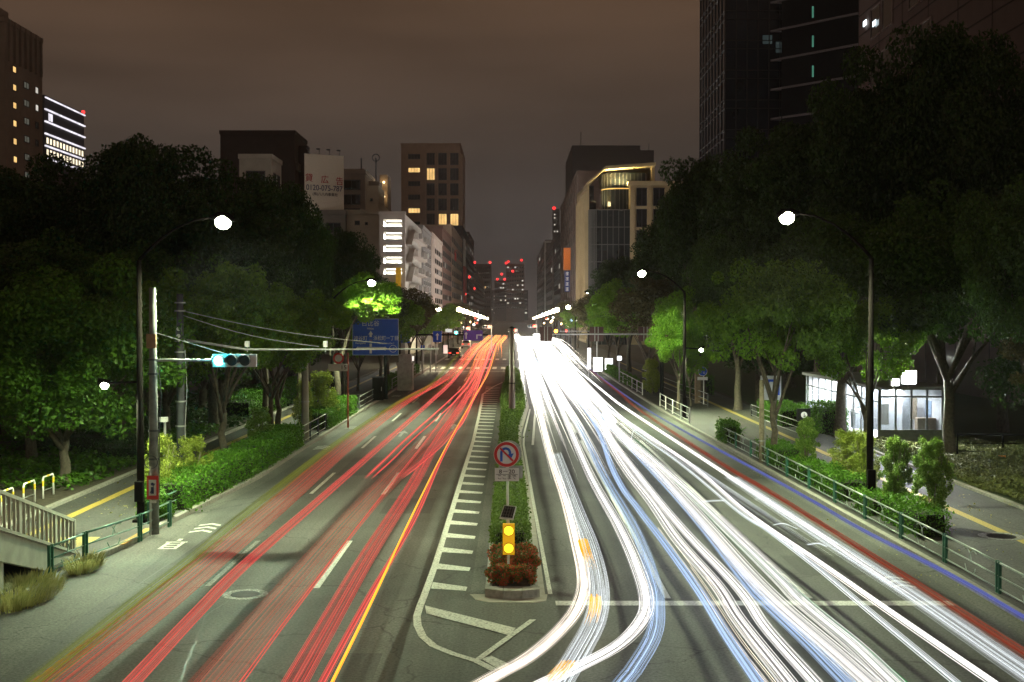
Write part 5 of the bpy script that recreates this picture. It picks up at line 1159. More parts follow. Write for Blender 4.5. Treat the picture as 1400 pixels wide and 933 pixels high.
RT_ = mat('billboard_red', (.5, .03, .03), .5); BT_ = mat('billboard_navy', (.02, .04, .14), .5)
btxt('貸', .12, .395, 1.35, RT_); btxt('広', .52, .41, 1.35, RT_); btxt('告', .9, .425, 1.35, RT_); btxt('0120-075-787', .51, .545, 1.22, BT_, .88); btxt('(株)八八内事業社', .53, .645, .55, BLACKM, 1.0)
for k in range(4):
    p0 = bp(.12 + .26 * k, 0); pp = p0 + Vector((0, -1.1, .7)); h = MB().tube([p0, p0 + Vector((0, -.1, .75)), pp], .05, 5).build('lamp_arm', DARKG, t); MB().box(pp.x - .3, pp.x + .3, pp.y - .2, pp.y + .15, pp.z - .12, pp.z + .08).build('lamp_head', DARKG, h)
b = MB()
for u in (.1, .9):
    p0 = bp(u, 1); b.box(p0.x - .12, p0.x + .12, p0.y + .05, p0.y + .25, 22, p0.z)
b.build('supports', DARKG, t)
# grey building with big dark windows right of the billboard
Y = 200.0; q = lambda x, y=237, Y=Y: P(x, y, Y)
t = block('grey_apartment', 'grey building with wide dark windows right of the billboard', q(460).x, q(499).x, Y, Y + 14, q(480, 238).z, wall('grey_plaster', (.24, .21, .18)))
for ya, yb in ((246, 260), (266, 280), (285, 294)): 
    A, B = P(468, ya, Y), P(493, yb, Y); wins(t, 'f', A.x, B.x, B.z, A.z, 1, 1, Y, 1, 1, mull=1)
MB().box(q(467).x, q(497).x, Y + 1, Y + 12, q(480, 238).z, q(480, 230).z).build('roof_house', wall('roof_brown', (.12, .09, .07)), t); mast(t, q(490).x, Y + 4, q(480, 235).z, q(480, 212).z)
for px in (476, 484): p = P(px, 234, Y + .8); MB().sphere((p.x, Y + .9, p.z), .15, 8, 6).build('roof_lamp', emis('roof_lamp', (1, .8, .5), 3), t)
Y = 192.0
t = block('pale_stair_block', 'cream windowless stair tower with small square openings', P(466, 0, Y).x, P(518, 0, Y).x, Y, Y + 10, P(0, 293, Y).z, wall('cream_plaster', (.38, .34, .26)))
MB().box(P(499, 0, Y).x, P(517, 0, Y).x, Y + .05, Y + 9, P(0, 293, Y).z, P(0, 254, Y).z).build('stair_tower', wall('cream_plaster', (.38, .34, .26)), t)
for (xa, xb, ya, yb) in ((485, 492, 302, 308), (499, 503, 304, 308), (506, 509.5, 271.5, 275.5)):
    A, B = P(xa, ya, Y), P(xb, yb, Y); wins(t, 'f', A.x, B.x, B.z, A.z, 1, 1, Y, 1, 1, mull=0)
A = P(518, 276, Y + .5); B = P(538, 293, Y + .5); MB().plate([A, B, (A.x, Y + .5, B.z)], (0, 1, 0), 6).build('sloping_roof', wall('cream_plaster', (.3, .3, .2)), t)
MB().box(P(501, 0, Y).x, P(516, 0, Y).x, Y + 2, Y + 6, P(0, 253, Y).z, P(0, 246, Y).z).build('water_tank', wall('tank_grey', (.2, .18, .15)), t); p = P(514, 216, Y + 3); mast(t, p.x, Y + 3, P(0, 247, Y).z, p.z); MB().ring((p.x, Y + 3, p.z), .5, .65, (0, -1, 0), 14, .1).build('antenna', DARKG, t)
# slim dark block with two wall lamps
Y = 215.0; A, B = P(519, 239, Y), P(530, 293, Y); t = block('lit_shaft', 'narrow brown roof shaft with two glowing wall lamps', A.x, B.x, Y, Y + 6, A.z, wall('shaft_brown', (.16, .12, .08)), parapet=False)
for py in (249.5, 269): p = P(524.8, py, Y - .2); MB().sphere((p.x, p.y, p.z), .22, 8, 6).build('wall_lamp', emis('wall_lamp', (1, .75, .4), 5), t); lamp(t, (p.x, p.y - .5, p.z), 'POINT', 60, (1, .7, .35), .1)
# white stairwell building with lit bays
Y = 180.0; xa, xb = P(518, 0, Y).x, P(553, 0, Y).x; zt_ = P(0, 293, Y).z; CW = wall('white_tile', (.52, .50, .46), .06)
t = thing('stairwell_building', 'white building with four brightly lit open floors and a zigzag side stair', 'building', (xa, Y, 0))
MB().box(xa, xb, Y + 4, 213, -.05, zt_).build('walls', CW, t); MB().box(xa, xa + .6, Y, Y + 4, -.05, zt_).build('pier', CW, t); MB().box(xb - .45, xb, Y, Y + 4, -.05, zt_).build('pier', CW, t)
z_rows = [(300.5, 313), (317.5, 330), (335, 347), (351, 363), (367, 378)]
MB().box(xa + .6, xb - .45, Y, Y + 4, P(0, 300, Y).z, zt_ - .01).build('cornice', CW, t); MB().box(xa - .1, xb + .15, Y - .15, Y + .4, zt_, zt_ + .4).build('parapet', CW, t)
for i, (a, c) in enumerate(z_rows):
    za, zb = P(0, a, Y).z, P(0, c, Y).z; nz_ = P(0, z_rows[i+1][0], Y).z if i < 4 else zb - 1
    MB().box(xa + .6, xb - .45, Y, Y + 3.99, nz_, zb - .05).build('floor_slab', CW, t)
    MB().box(xa + .6, xb - .45, Y - .05, Y + .05, zb - .05, zb + .3).build('balustrade', wall('balustrade_grey', (.45, .48, .48)), t)
    MB().box(xa + .9, xb - .7, Y + 1.6, Y + 1.9, za - .12, za - .04).build('ceiling_light', emis('stair_light', (1, .98, .85), 9), t)
    lamp(t, ((xa + xb) / 2, Y + 1.8, za - .2), 'AREA', 1300, (1, .98, .86), rot=(0, 0, 0), shape=(2.2, 1.6)); 
for k in range(6):     # side: zigzag stair and balconies on the street side
    z = 3 + k * 2.75; b = MB()
    b.bar((xb + .5, 181.2, z), (xb + .5, 187.5, z + 2.4), .9, .18); b.box(xb + .02, xb + 1.0, 187.5, 188.9, z + 2.3, z + 2.5); b.build('stair_flight', CW, t)
    MB().box(xb + .02, xb + 1.1, 190.5, 212, z + 1.4, z + 2.4).build('balcony', CW, t)
for k in range(6):
    for y in (192, 197, 202, 207): 
        if (k + y) % 3 != 1: MB().box(xb + 1.12, xb + 1.7, y, y + 1.1, 4.6 + k * 2.75, 5.4 + k * 2.75).build('air_conditioner', wall('ac_grey', (.4, .4, .38)), t)
lamp(t, (xb + 2.5, 184.5, 12), 'POINT', 160, (1, .95, .8), .3)
t = thing('yellow_wall_sign', 'deep yellow wall panel at the foot of the lit stairwell', 'sign', (xb - 1.5, 179, 3)); A, B = P(541, 366, 179), P(548, 404, 179); MB().box(A.x, B.x, 178.9, 179.4, B.z, A.z).build('panel', mat('deep_yellow', (.6, .36, .02), .5, emit=(1, .55, .02), es=.16), t); MB().box(A.x, B.x, 178.85, 179.45, A.z, A.z + .2).build('cap', CW, t)
# street wall, left
def left_row(name, label, y0, y1, ytop_px, m, cols, rows, lit=.05, **k):
    zt = 6.3 + (430 - ytop_px) * y0 / F; t = block(name, label, -34, -16, y0, y1, zt, m); wins(t, 'r', y0 + 1, y1 - 1, 4, zt - 1.5, cols, rows, -16, .6, .55, lit, rg=rg, litm=WHITEWIN, **k); wins(t, 'f', -33, -16.6, 6, zt - 1, 3, max(3, rows // 2), y0, .6, .5, lit * .6, rg=rg); return t, zt
t, z = left_row('glass_block', 'narrow grey glass building right of the zigzag stair', 216, 239, 313, wall('grey_glass', (.25, .25, .25)), 4, 9, .12, frame=STEEL)
t, z = left_row('round_white_building', 'white building with rounded corner next to the grey glass one', 240, 277, 322, wall('white_render', (.55, .48, .44)), 5, 8, .06)
MB().tube([(-17.2, 241.5, 0), (-17.2, 241.5, z + .3)], 1.8, 16).build('corner_bay', wall('white_render', (.55, .48, .44)), t)
t, z = left_row('brown_building', 'brown building between the rounded white one and the beige one', 278, 319, 314, wall('brown_tile', (.16, .09, .075)), 6, 8, .04)
t, z = left_row('beige_building', 'beige office building with red lettering near its top', 320, 387, 311, wall('beige_stone', (.34, .26, .20)), 7, 8, .04)
text('tani', 5.2, SRED, t, (-24.6, 319.6, z - 6.2), ext=.1, align='LEFT')
text('tani', 5.2, SRED, t, (-15.9, 340, z - 6.5), rot=(R(90), 0, R(90)), ext=.1)
t, z = left_row('black_building', 'black building with a vertical red sign', 388, 447, 312, wall('black_clad', (.03, .03, .035)), 5, 8, .0)
MB().box(-16, -15.4, 395, 410, 10, z - 12).build('red_sign', mat('red_panel', (.4, .03, .03), .5), t); redlamp(t, -15.5, 400, 13, .4); MB().box(-16, -15.5, 396, 404, z - 12, z - 3).build('pale_sign', wall('pale_sign', (.5, .5, .48)), t)
t, z = left_row('dotted_building', 'building with a vertical row of small white lit windows', 448, 507, 320, wall('far_brown', (.14, .1, .09)), 5, 12, .1); wins(t, 'f', -17.8, -16.2, 6, z - 1, 1, 14, 447.8, .5, .5, pane=WHITEWIN, mull=0); redlamp(t, -16, 448, z - 16, .6)
t, z = left_row('far_left_building', 'low brown building at the far left of the street canyon', 508, 700, 372, wall('far_brown2', (.13, .09, .07)), 8, 8, .08); redlamp(t, -16, 508, z - 7, .6)
# tower with vertical piers
Y = 400.0; xa, xb = P(548, 0, Y).x, P(629, 0, Y).x; zt_ = P(0, 199, Y).z; xm = P(577, 0, Y).x
t = block('pier_tower', 'brown tower with tall vertical window strips and a few warm lit windows', xa, xb, Y, Y + 40, zt_, wall('tower_tan', (.26, .185, .135)))
b = MB()
for k in range(4): x = xm + (xb - xm) * k / 3.05; b.box(x, x + 1.0, Y - .7, Y, 8, zt_ - 3)
b.build('piers', wall('tower_tan', (.26, .185, .135)), t)
w3 = (xb - xm - 1) / 3
wins(t, 'f', xm + .9, xb, zt_ - 52, zt_ - 2, 3, 10, Y - .05, .72, .8, lit=0, sel={(0, 8), (1, 5), (2, 5)}, mull=2)
wins(t, 'f', xa + 2.2, xm - .6, zt_ - 46, zt_ - 1.5, 1, 10, Y - .05, .95, .38, sel={(0, 8), (0, 5), (0, 2)}, pane=DGLASS, mull=3)
mast(t, (xa + xb) / 2 - 4, Y + 10, zt_, zt_ + 2.4); MB().box(xa + 2, xm, Y + 6, Y + 20, zt_, zt_ + 1.2).build('roof_house', wall('tower_tan', (.2, .2, .2)), t)
# far centre
def far(name, label, xa, xb, yt, Y, D, m, cols, rows, lit, litm, reds=(), zb=10):
    A, B = P(xa, yt, Y), P(xb, yt, Y); t = block(name, label, A.x, B.x, Y, Y + D, A.z, m, parapet=False); wins(t, 'f', A.x + .5, B.x - .5, zb, A.z - 1, cols, rows, Y, .7, .42, lit, rg=rg, litm=litm, mull=0)
    for px, py in reds: q = P(px, py, Y - 1); redlamp(t, q.x, q.y, q.z, Y * .0010); mast(t, q.x, q.y + 1, A.z - 1, q.z)
    return t
far('far_tower', 'distant dark tower with warm top floors and two red lamps', 648, 671, 361, 900, 40, wall('far_dark', (.05, .04, .04)), 8, 9, .06, WARM, ((649, 359), (670, 359)))
far('far_tower', 'distant brown stepped tower right of the gap in the canyon', 692, 717, 361, 1000, 40, wall('far_mid', (.15, .10, .09)), 7, 10, .15, WHITEWIN, ((692, 360), (695, 358), (713, 356), (701, 371)))
far('far_tower', 'distant low towers with cluster of red lamps in the middle of the gap', 676, 700, 384, 1150, 40, wall('far_dark', (.05, .04, .04)), 7, 7, .15, WHITEWIN, ((680, 382), (686, 375), (690, 382), (697, 382)))
far('far_block', 'wide distant block with rows of white windows closing the street', 655, 722, 397, 1300, 60, wall('far_blue', (.05, .045, .06)), 14, 7, .3, WHITEWIN, ((658, 393),), 6)
far('far_block', 'slim distant lit block above the end of the street', 694, 702, 405, 1200, 40, wall('far_mid', (.15, .10, .09)), 2, 7, .7, WHITEWIN, (), 6)
# right street wall
def right_row(name, label, y0, y1, ytop_px, m, cols, rows, lit=.04, x=16.0, xe=34, **k):
    zt = 6.3 + (430 - ytop_px) * y0 / F; t = block(name, label, x, xe, y0, y1, zt, m); wins(t, 'l', y0 + 1, y1 - 1, 4, zt - 1.5, cols, rows, x, .6, .55, lit, rg=rg, litm=WHITEWIN, **k); wins(t, 'f', x + .8, xe - 1, 8, zt - 1, 4, max(3, rows // 2), y0, .6, .5, lit * .5, rg=rg); return t, zt
t, z = right_row('grey_street_building', 'tall grey brown building with ribbed street side next to the cream one', 296, 399, 238, wall('grey_brown_stone', (.17, .13, .11)), 9, 9)
b = MB()
for k in range(8): b.box(15.6, 16, 299 + k * 12.5, 300.2 + k * 12.5, 2, z - .5)
b.build('pilasters', wall('grey_brown_stone', (.2, .2, .2)), t)
t, z = right_row('slate_building', 'slate coloured building with balconies farther down the right side', 400, 462, 322, wall('slate', (.10, .09, .10)), 5, 8)
t, z = right_row('boxy_building', 'boxy building with pale framed corner on the right', 463, 559, 331, wall('boxy', (.14, .11, .10)), 5, 8, x=15.6)
t, z = right_row('framed_building', 'dark building with white edge frame farthest on the right', 560, 750, 330, wall('framed', (.11, .09, .085)), 6, 9, x=15.5, xe=24)
b = MB(); b.box(15.0, 24, 559, 559.9, z - .8, z); b.box(15.0, 15.8, 559, 559.9, 4, z - .81); b.build('edge_frame', wall('pale_sign', (.5, .5, .48)), t)
q = P(757.5, 285, 800); t = block('slim_tower', 'very slim far tower with a red lamp on the right', 27, 31.5, 800, 812, q.z - 1, wall('slim_dark', (.05, .05, .05))); wins(t, 'f', 27.3, 31, 60, q.z - 3, 2, 6, 800, .6, .5, .5, rg=rg, litm=WHITEWIN); redlamp(t, q.x, 800, q.z, 1.1)
A, B = P(772, 339, 300), P(780, 369, 300); t = thing('orange_shop_sign', 'vertical orange sign projecting from the right street wall', 'sign', (A.x, 300, 12)); MB().box(A.x - .2, B.x, 300, 303, B.z, A.z).build('panel', mat('orange_panel', (.6, .16, .02), .5, emit=(1, .25, .03), es=.12), t); MB().box(A.x - .3, B.x, 299.9, 303.1, A.z, A.z + .3).build('cap', DARKG, t)
A, B = P(772, 371, 298), P(779, 399, 298); t = thing('navy_shop_sign', 'vertical navy sign with white characters below the orange one', 'sign', (A.x, 298, 8)); MB().box(A.x, B.x, 298, 299.5, B.z, A.z).build('panel', mat('navy_panel', (.02, .04, .2), .5), t)
b = MB(); hgt = (A.z - B.z) / 4
for k in range(4):
    cz = A.z - hgt * (k + .5); cx = (A.x + B.x) / 2
    for dz in (-.3, 0, .3): b.box(cx - .38, cx + .38, 297.95, 297.99, cz + dz - .05, cz + dz + .05)
    b.box(cx - .06, cx + .06, 297.93, 297.945, cz - .42, cz + .42)
b.build('white_strokes', SWHITE, t)
# dark block on top
Y = 420.0; A, B = P(782, 199, Y), P(865, 420, Y); t = block('dark_top_block', 'dark flat topped block rising behind the cream building', A.x, P(876, 0, Y).x, Y, Y + 50, A.z, wall('dark_concrete', (.055, .055, .06)), parapet=False)
MB().box(P(866, 0, Y).x, P(895, 0, Y).x, Y + 1, Y + 40, 5, P(0, 205, Y).z).build('lower_wing', wall('dark_concrete', (.05, .05, .06)), t); mast(t, P(795, 0, Y).x, Y + 3, A.z, P(0, 179, Y).z); mast(t, P(889, 0, Y).x, Y + 3, P(0, 206, Y).z, P(0, 207, Y).z + 3)
# cream building with sloping canopy, curved glass corner
Y = 251.0; g_ = lambda x, y: P(x, y, Y); CR = wall('cream_stone', (.42, .35, .20), .08)
zt_ = g_(0, 248).z; xg0, xg1, xr = g_(805, 0).x, g_(862, 0).x, g_(950, 0).x
t = thing('cream_building', 'cream stone building with a curved glass corner under a lit canopy', 'building', (xg0, Y, 0))
MB().box(xg1, xr, Y, Y + 42, -.05, zt_ - .8).build('walls', CR, t)
MB().box(xg1 - .4, xr, Y - .5, Y + 42, zt_ - .8, zt_).build('cornice', CR, t)
MB().box(xg0, xg1, Y + 6, Y + 42, -.05, g_(0, 287).z).build('street_wing', CR, t)
# curved glazing
b = MB(); poly = []
for i in range(9): a = R(180 + 90 * i / 8); poly.append((xg0 + 1.6 + 1.6 * math.cos(a), Y + 1.6 + 1.6 * math.sin(a)))
poly += [(xg1 - .02, Y + .02), (xg1 - .02, Y + 8), (xg0, Y + 8)]
b.prism(poly, 0, g_(0, 287).z); b.build('glass_corner', mat('office_glass', (.02, .026, .028), .08, var=.25, scale=.25, spec=.8), t)
b = MB(); zz = g_(0, 287).z; MU = mat('mullion', (.10, .105, .10), .5)
nl = 9
for i in range(9):
    x, y = poly[i]; b.bar((x, y - .05, 0), (x, y - .05, zz), .2, .2)
for k in range(5): x = poly[8][0] + (xg1 - poly[8][0]) * (k + 1) / 6; b.box(x - .07, x + .07, Y - .1, Y + .02, 0, zz)
for j in range(nl):
    z = zz - j * 3.6; b.tube([(x_, y_ - .05, z) for x_, y_ in poly[:9]] + [(xg1 - .05, Y - .05, z)], .10, 4)
b.build('mullions', MU, t)
za, zb = g_(0, 254).z, g_(0, 234).z
b = MB(); poly2 = [(g_(826, 0).x + 3.5 + 3.5 * math.cos(R(180 + 90 * i / 6)), Y + 3 + 3.5 + 3.5 * math.sin(R(180 + 90 * i / 6))) for i in range(7)] + [(g_(885, 0).x, Y + 3), (g_(885, 0).x, Y + 14), (g_(826, 0).x, Y + 14)]
b.prism(poly2, g_(0, 287).z, g_(0, 234).z); b.build('upper_glass', mat('office_glass', (.02, .03, .03)), t)
b = MB()
for x, y in poly2[:7]: b.bar((x, y - .05, g_(0, 287).z), (x, y - .05, zb), .1, .1)
for k in range(6): x = poly2[6][0] + (poly2[7][0] - poly2[6][0]) * (k + 1) / 7; b.box(x - .05, x + .05, Y + 2.9, Y + 3, g_(0, 287).z, zb)
b.tube([(x, y - .06, g_(0, 255).z) for x, y in poly2[:8]], .12, 4); b.build('mullions', MU, t)
MB().tube([(x, y - .12, g_(0, 256).z) for x, y in poly2[:8]], .09, 4).build('light_strip', emis('gold_strip', (1, .6, .15), 1.4), t)
# folded canopy: street side fin rising and a roof plane
FC = [g_(791, 245), g_(826, 226), g_(896, 222), g_(896, 232), g_(830, 236), g_(806, 256)]
MB().plate([(xg0 - .3, Y + 12, 2), (xg0 - .3, Y + 34, 2), (xg0 - .3, Y + 40, g_(0, 240).z), (xg0 - .3, Y + 1, g_(0, 249).z - .5), (xg0 - .3, Y + 1, 2)], (1, 0, 0), .5).build('street_fin', CR, t)
p1, p2 = g_(806, 243), g_(828, 228); p3 = g_(896, 223)
MB().plate([(xg0 - .3, Y, p1.z - 1), (p2.x, Y - 1, p2.z), (p2.x, Y + 26, p2.z + 1.0), (xg0 - .3, Y + 40, p1.z)], (0, 0, -1), .5).build('canopy_slope', CR, t)
MB().plate([(p2.x, Y - 1, p2.z), (p3.x, Y - 1, p3.z), (p3.x, Y + 26, p3.z + .6), (p2.x, Y + 26, p2.z + .6)], (0, 0, -1), .6).build('canopy', CR, t)
MB().box(p3.x - .6, p3.x, Y + 1, Y + 10, zt_, p3.z - .6).build('canopy_post', CR, t); MB().box(g_(806, 0).x, g_(817, 0).x, Y + 4, Y + 8, g_(0, 287).z, g_(0, 272).z).build('roof_plant', BLACKM, t)
lamp(t, (g_(855, 0).x, Y + 1.5, g_(0, 252).z), 'AREA', 4500, (1, .72, .3), rot=(R(180), 0, 0), shape=(8, 1)); lamp(t, (g_(815, 0).x, Y + 3, g_(0, 275).z), 'AREA', 500, (1, .75, .35), rot=(R(180), R(25), 0), shape=(3, 2))
# cream grid on the front
b = MB(); 
for px in (862, 885, 909, 933): x = g_(px, 0).x; b.box(x, x + 1.0, Y - .5, Y - .002, 2, zt_ - 1.6)
for py in (284, 313, 342, 371): z = g_(0, py).z; b.box(xg1, xr, Y - .45, Y - .003, z - .25, z + .25)
b.build('stone_grid', CR, t)
for i, (xa, xb) in enumerate(((870, 885), (893, 909), (917, 933))):
    for ya, yb in ((257, 282), (286, 311), (315, 340), (344, 369)):
        A, B = g_(xa, ya), g_(xb, yb); wins(t, 'f', A.x, B.x, B.z, A.z, 1, 1, Y - .1, 1, 1, mull=1)
b = MB()
for k in range(7): y = Y + 1 + k * 5.5; b.box(xg0 - .75, xg0 - .31, y, y + .9, 1, g_(0, 287).z + 4 - k * .0)
b.build('street_piers', CR, t)
# glass tower on the right
Y = 160.0; xa, xb = P(992, 0, Y).x, P(1171, 0, Y).x; GTW = mat('tower_glass', (.008, .013, .022), .14, var=.4, scale=.2, spec=.35)
t = thing('glass_tower', 'tall dark glass tower cut by the top edge', 'building', (xa, Y, 0)); MB().box(xa, xb, Y, Y + 21, -.05, 62).build('curtain_wall', GTW, t)
b = MB(); TMU = mat('tower_mullion', (.006, .006, .008), .5)
for k in range(13): x = xa + (xb - xa) * k / 12; b.box(x - .06, x + .06, Y - .14, Y - .002, 0, 62)
for k in range(9): y = Y + 21 * k / 8; b.box(xa - .14, xa - .002, y - .06, y + .06, 0, 62)
z = 14
while z < 62:
    for dz in (0, 1.1): b.box(xa - .16, xb, Y - .16, Y - .001, z + dz - .05, z + dz + .05); b.box(xa - .16, xa - .001, Y, Y + 21, z + dz - .05, z + dz + .05)
    z += 3.9
b.build('mullions', TMU, t)
BAL = mat('balcony_slab', (.13, .12, .13), .5)
for py in (3, 42, 82, 122, 162):
    z = P(1055, py, Y).z; A = P(1053, py, Y); 
    b = MB(); pts = [(A.x, Y - .15)] + [(A.x + (xb + .5 - A.x) * s, Y - .15 - 13 * s ** 1.0) for s in (.25, .5, .75, 1)] + [(xb + .5, Y - .15)]
    b.prism(pts, z - .28, z); b.build('balcony', BAL, t)
pts0 = [(A.x + (xb - A.x) * s, Y - .2 - 12 * s) for s in (.1, .4, .7, 1)]
MB().prism([(x, y) for x, y in pts0] + [(xb, Y - .2)], 0, 62).build('wedge_wall', mat('black_clad2', (.004, .006, .009), .35, spec=.2), t)
for py, s in ((17, 1.), (57, 1), (98, 1)): q = P(1111, py, Y - 8); MB().box(q.x - .1, q.x + .1, q.y - .2, q.y - .05, q.z - .7, q.z + .7).build('stair_light', emis('green_exit', (.15, .5, .35), .35), t)
for xa_, xb_, ya, yb in ((1061, 1079, 57, 72), (1043, 1056, 48, 60)):
    A, B = P(xa_, ya, Y - .2), P(xb_, yb, Y - .2); MB().box(A.x, B.x, Y - .07, Y - .02, B.z, A.z).build('lit_pane', emis('tower_dim', (.5, .7, .7), .05), t)
# brown office on the far right
X = 34.0; t = thing('brown_office', 'brown panelled office building at the upper right edge with two lit windows', 'building', (X, 60, 0)); BO = wall('rose_brown', (.12, .085, .075), .08); MB().box(X, X + 20, 66, 119, -.05, 52).build('walls', BO, t)
b = MB()
z = 12
while z < 52: b.box(X - .05, X - .002, 66, 119, z - .05, z + .05); z += 1.95
for k in range(9): y = 66 + 6.6 * k; b.box(X - .07, X - .051, y - .05, y + .05, 0, 52)
b.build('panel_joints', mat('joint_dark', (.03, .022, .02), .8), t)
for y0, y1 in ((108, 115), (98, 104)): wins(t, 'l', y0, y1, 22, 50, 2, 6, X - .03, .9, .62, sel=set(), pane=DGLASS, mull=0, frame=mat('rose_frame', (.2, .16, .15), .4))
for px in (1185, 1198): 
    u = P(px, 32, 112); s_ = X / u.x; q = Vector((X - .16, 112 * (X / u.x), 6.3 + (u.z - 6.3) * s_)); MB().box(q.x - .05, q.x, q.y - .5, q.y + .5, q.z - .25, q.z + .25).build('office_lamp', emis('office_lamp', (.8, .95, 1), 3), t)
q = Vector((X - .15, 107, 35.4)); MB().sphere((X - .2, 104, 34.5), .12, 8, 6).build('red_lamp', REDL, t)

# ------------------------------------------------------------------ streaks of vehicle lamps
# Each streak is a bundle of thin luminous strands in the air at the height of the lamps, over the lane it follows.
def streak_mat(name, col, s, far=(60, 200, 3.0), lo=.35, hi=1.6):  # strength raised with distance to build up the far glare
    m = bpy.data.materials.new(name); m.use_nodes = True; t = m.node_tree; t.nodes.clear(); n = t.nodes.new; l = t.links.new
    o = n('ShaderNodeOutputMaterial'); em = n('ShaderNodeEmission'); em.inputs[0].default_value = tuple(col) + (1,)
    g = n('ShaderNodeNewGeometry'); sp = n('ShaderNodeSeparateXYZ'); l(g.outputs['Position'], sp.inputs[0])
    wn = n('ShaderNodeMath'); wn.operation = 'MULTIPLY_ADD'; wn.inputs[1].default_value = hi - lo; wn.inputs[2].default_value = lo; l(g.outputs['Random Per Island'], wn.inputs[0])
    r3 = n('ShaderNodeMapRange'); r3.inputs['From Min'].default_value = far[0]; r3.inputs['From Max'].default_value = far[1]; r3.inputs['To Min'].default_value = s; r3.inputs['To Max'].default_value = s * far[2]; l(sp.outputs['Y'], r3.inputs['Value'])
    mm = n('ShaderNodeMath'); mm.operation = 'MULTIPLY'; l(wn.outputs[0], mm.inputs[0]); l(r3.outputs[0], mm.inputs[1]); l(mm.outputs[0], em.inputs[1]); l(em.outputs[0], o.inputs[0])
    MATS[name] = m; return m
def spline(pts, n=10):
    out_ = []; P_ = [pts[0] * 2 - pts[1]] + pts + [pts[-1] * 2 - pts[-2]]
    for i in range(1, len(P_) - 2):
        a, b_, c, d = P_[i-1], P_[i], P_[i+1], P_[i+2]
        for k in range(n):
            s = k / n; out_.append(.5 * ((2*b_) + (c - a) * s + (2*a - 5*b_ + 4*c - d) * s*s + (3*b_ - a - 3*c + d) * s**3))
    out_.append(pts[-1]); return out_
def trail(label, px, z, width, m, core=0, rc=.026, fr=0, rf=.004, fw=1.0, Yfar=260, Xfar=None, extend=True, zs=.04, group='streaks of car lamps', ragged=0, name='light_streak', wob=.012):
    """core: thick strands side by side over width; fr: fine strands over width*fw"""
    rgn = random.Random(sum(map(ord, label))); pts = [at(x, y, z) for x, y in px]
    if Yfar:
        p0 = pts[0]; xf = Xfar if Xfar is not None else p0.x
        if Yfar > p0.y + 20: pts = [Vector((xf, Yfar, z)), Vector((p0.x + (xf - p0.x) * .35, p0.y + (Yfar - p0.y) * .4, z))] + pts
    if extend: d = (pts[-1] - pts[-2]).normalized(); pts.append(pts[-1] + d * 6)
    sp_ = spline(pts, 8); b = MB(); m_ = len(sp_); ph0 = rgn.random() * 6
    for (n, r, wd) in ((core, rc, width), (fr, rf, width * fw)):
        for k in range(n):
            u = ((k + .5) / n - .5) * wd + rgn.uniform(-.35, .35) * wd / max(n, 1); dz = rgn.uniform(-zs, zs); ph = ph0 + rgn.random() * 1.2; path = []
            i0, i1 = 0, m_
            if ragged: i1 = m_ - int(rgn.random() ** 1.2 * m_ * ragged)
            elif r is rf and fr > 6 and rgn.random() < .3: i0 = int(m_ * rgn.uniform(.1, .5))
            for i in range(i0, max(i1, i0 + 3)):
                p = sp_[i]; tg = (sp_[min(i+1, m_-1)] - sp_[max(i-1, 0)]).normalized(); nr = Vector((-tg.y, tg.x, 0))
                path.append(p + nr * (u + wob * math.sin(p.y * .09 + ph)) + Vector((0, 0, dz)))
            rk = r * rgn.uniform(.7, 1.3); mm = len(path)
            tp2 = .45 if ragged else (.06 if not extend else 0); rads = [rk * (min(1, (mm - 1 - i) / (tp2 * mm)) if tp2 else 1) + .0004 for i in range(mm)]
            b.tube(path, rads, 4, caps=False)
    o = b.build(name, m); tag(o, label, 'light streak', group); return o
WT = streak_mat('white_streak', (1, .97, .94), 1.9, (50, 180, 4.5), lo=.08, hi=1.3); WM = streak_mat('warm_white_streak', (1, .88, .74), 1.9, (50, 180, 4.5), lo=.15)
WT2 = streak_mat('soft_white_streak', (.90, .96, 1), 1.3); BT = streak_mat('blue_streak', (.50, .68, 1), 1.1, lo=.5)
FARW = streak_mat('far_white_streak', (1, .96, .90), 2.6, lo=.8)
RD = streak_mat('red_streak', (1, .13, .115), .85, (50, 220, 5)); RD2 = streak_mat('deep_red_streak', (1, .12, .09), .6, (50, 220, 6))
OR = streak_mat('amber_streak', (1, .42, .04), 1.5, (60, 260, 2.5)); FARO = streak_mat('far_amber_streak', (1, .30, .08), .9, (70, 220, 5)); YG = streak_mat('yellow_green_streak', (.55, .62, .04), .3, (60, 200, 1))
BL = streak_mat('violet_streak', (.22, .26, .9), .42, (60, 200, 1)); RK = streak_mat('brick_red_streak', (.85, .13, .07), .34, (60, 200, 1.5)); GN = streak_mat('green_streak', (.04, .6, .12), .35, (60, 200, 1)); OS = emis('orange_blink', (1, .5, .03), 1.2)
z_ = .62
trail('innermost warm white streak that bends into the U turn', [(728, 520), (737, 560), (752, 620), (772, 680), (788, 740), (798, 790), (792, 826), (768, 860), (724, 898), (660, 934)], z_, .13, WM, 4, .020, 50, .0018, 2.2, 220, 1.6)
trail('second white streak that bends left beyond the stop line', [(748, 520), (768, 560), (802, 640), (846, 720), (873, 780), (884, 822), (876, 850), (845, 882), (790, 912), (735, 938)], z_, .13, WT, 4, .020, 50, .0018, 2.4, 220, 2.2)
trail('faint bluish streak outside the second bending one', [(790, 580), (826, 650), (866, 720), (892, 790), (898, 830), (893, 868), (868, 912), (846, 940)], z_, .30, BT, 1, .008, 44, .0014, 1, 160, 2.9)
trail('pale wide streak outside the innermost bending one', [(760, 620), (785, 690), (806, 745), (818, 800), (814, 845), (792, 890), (765, 934)], z_ + .1, .42, WT2, 0, .02, 80, .001, 1, None)
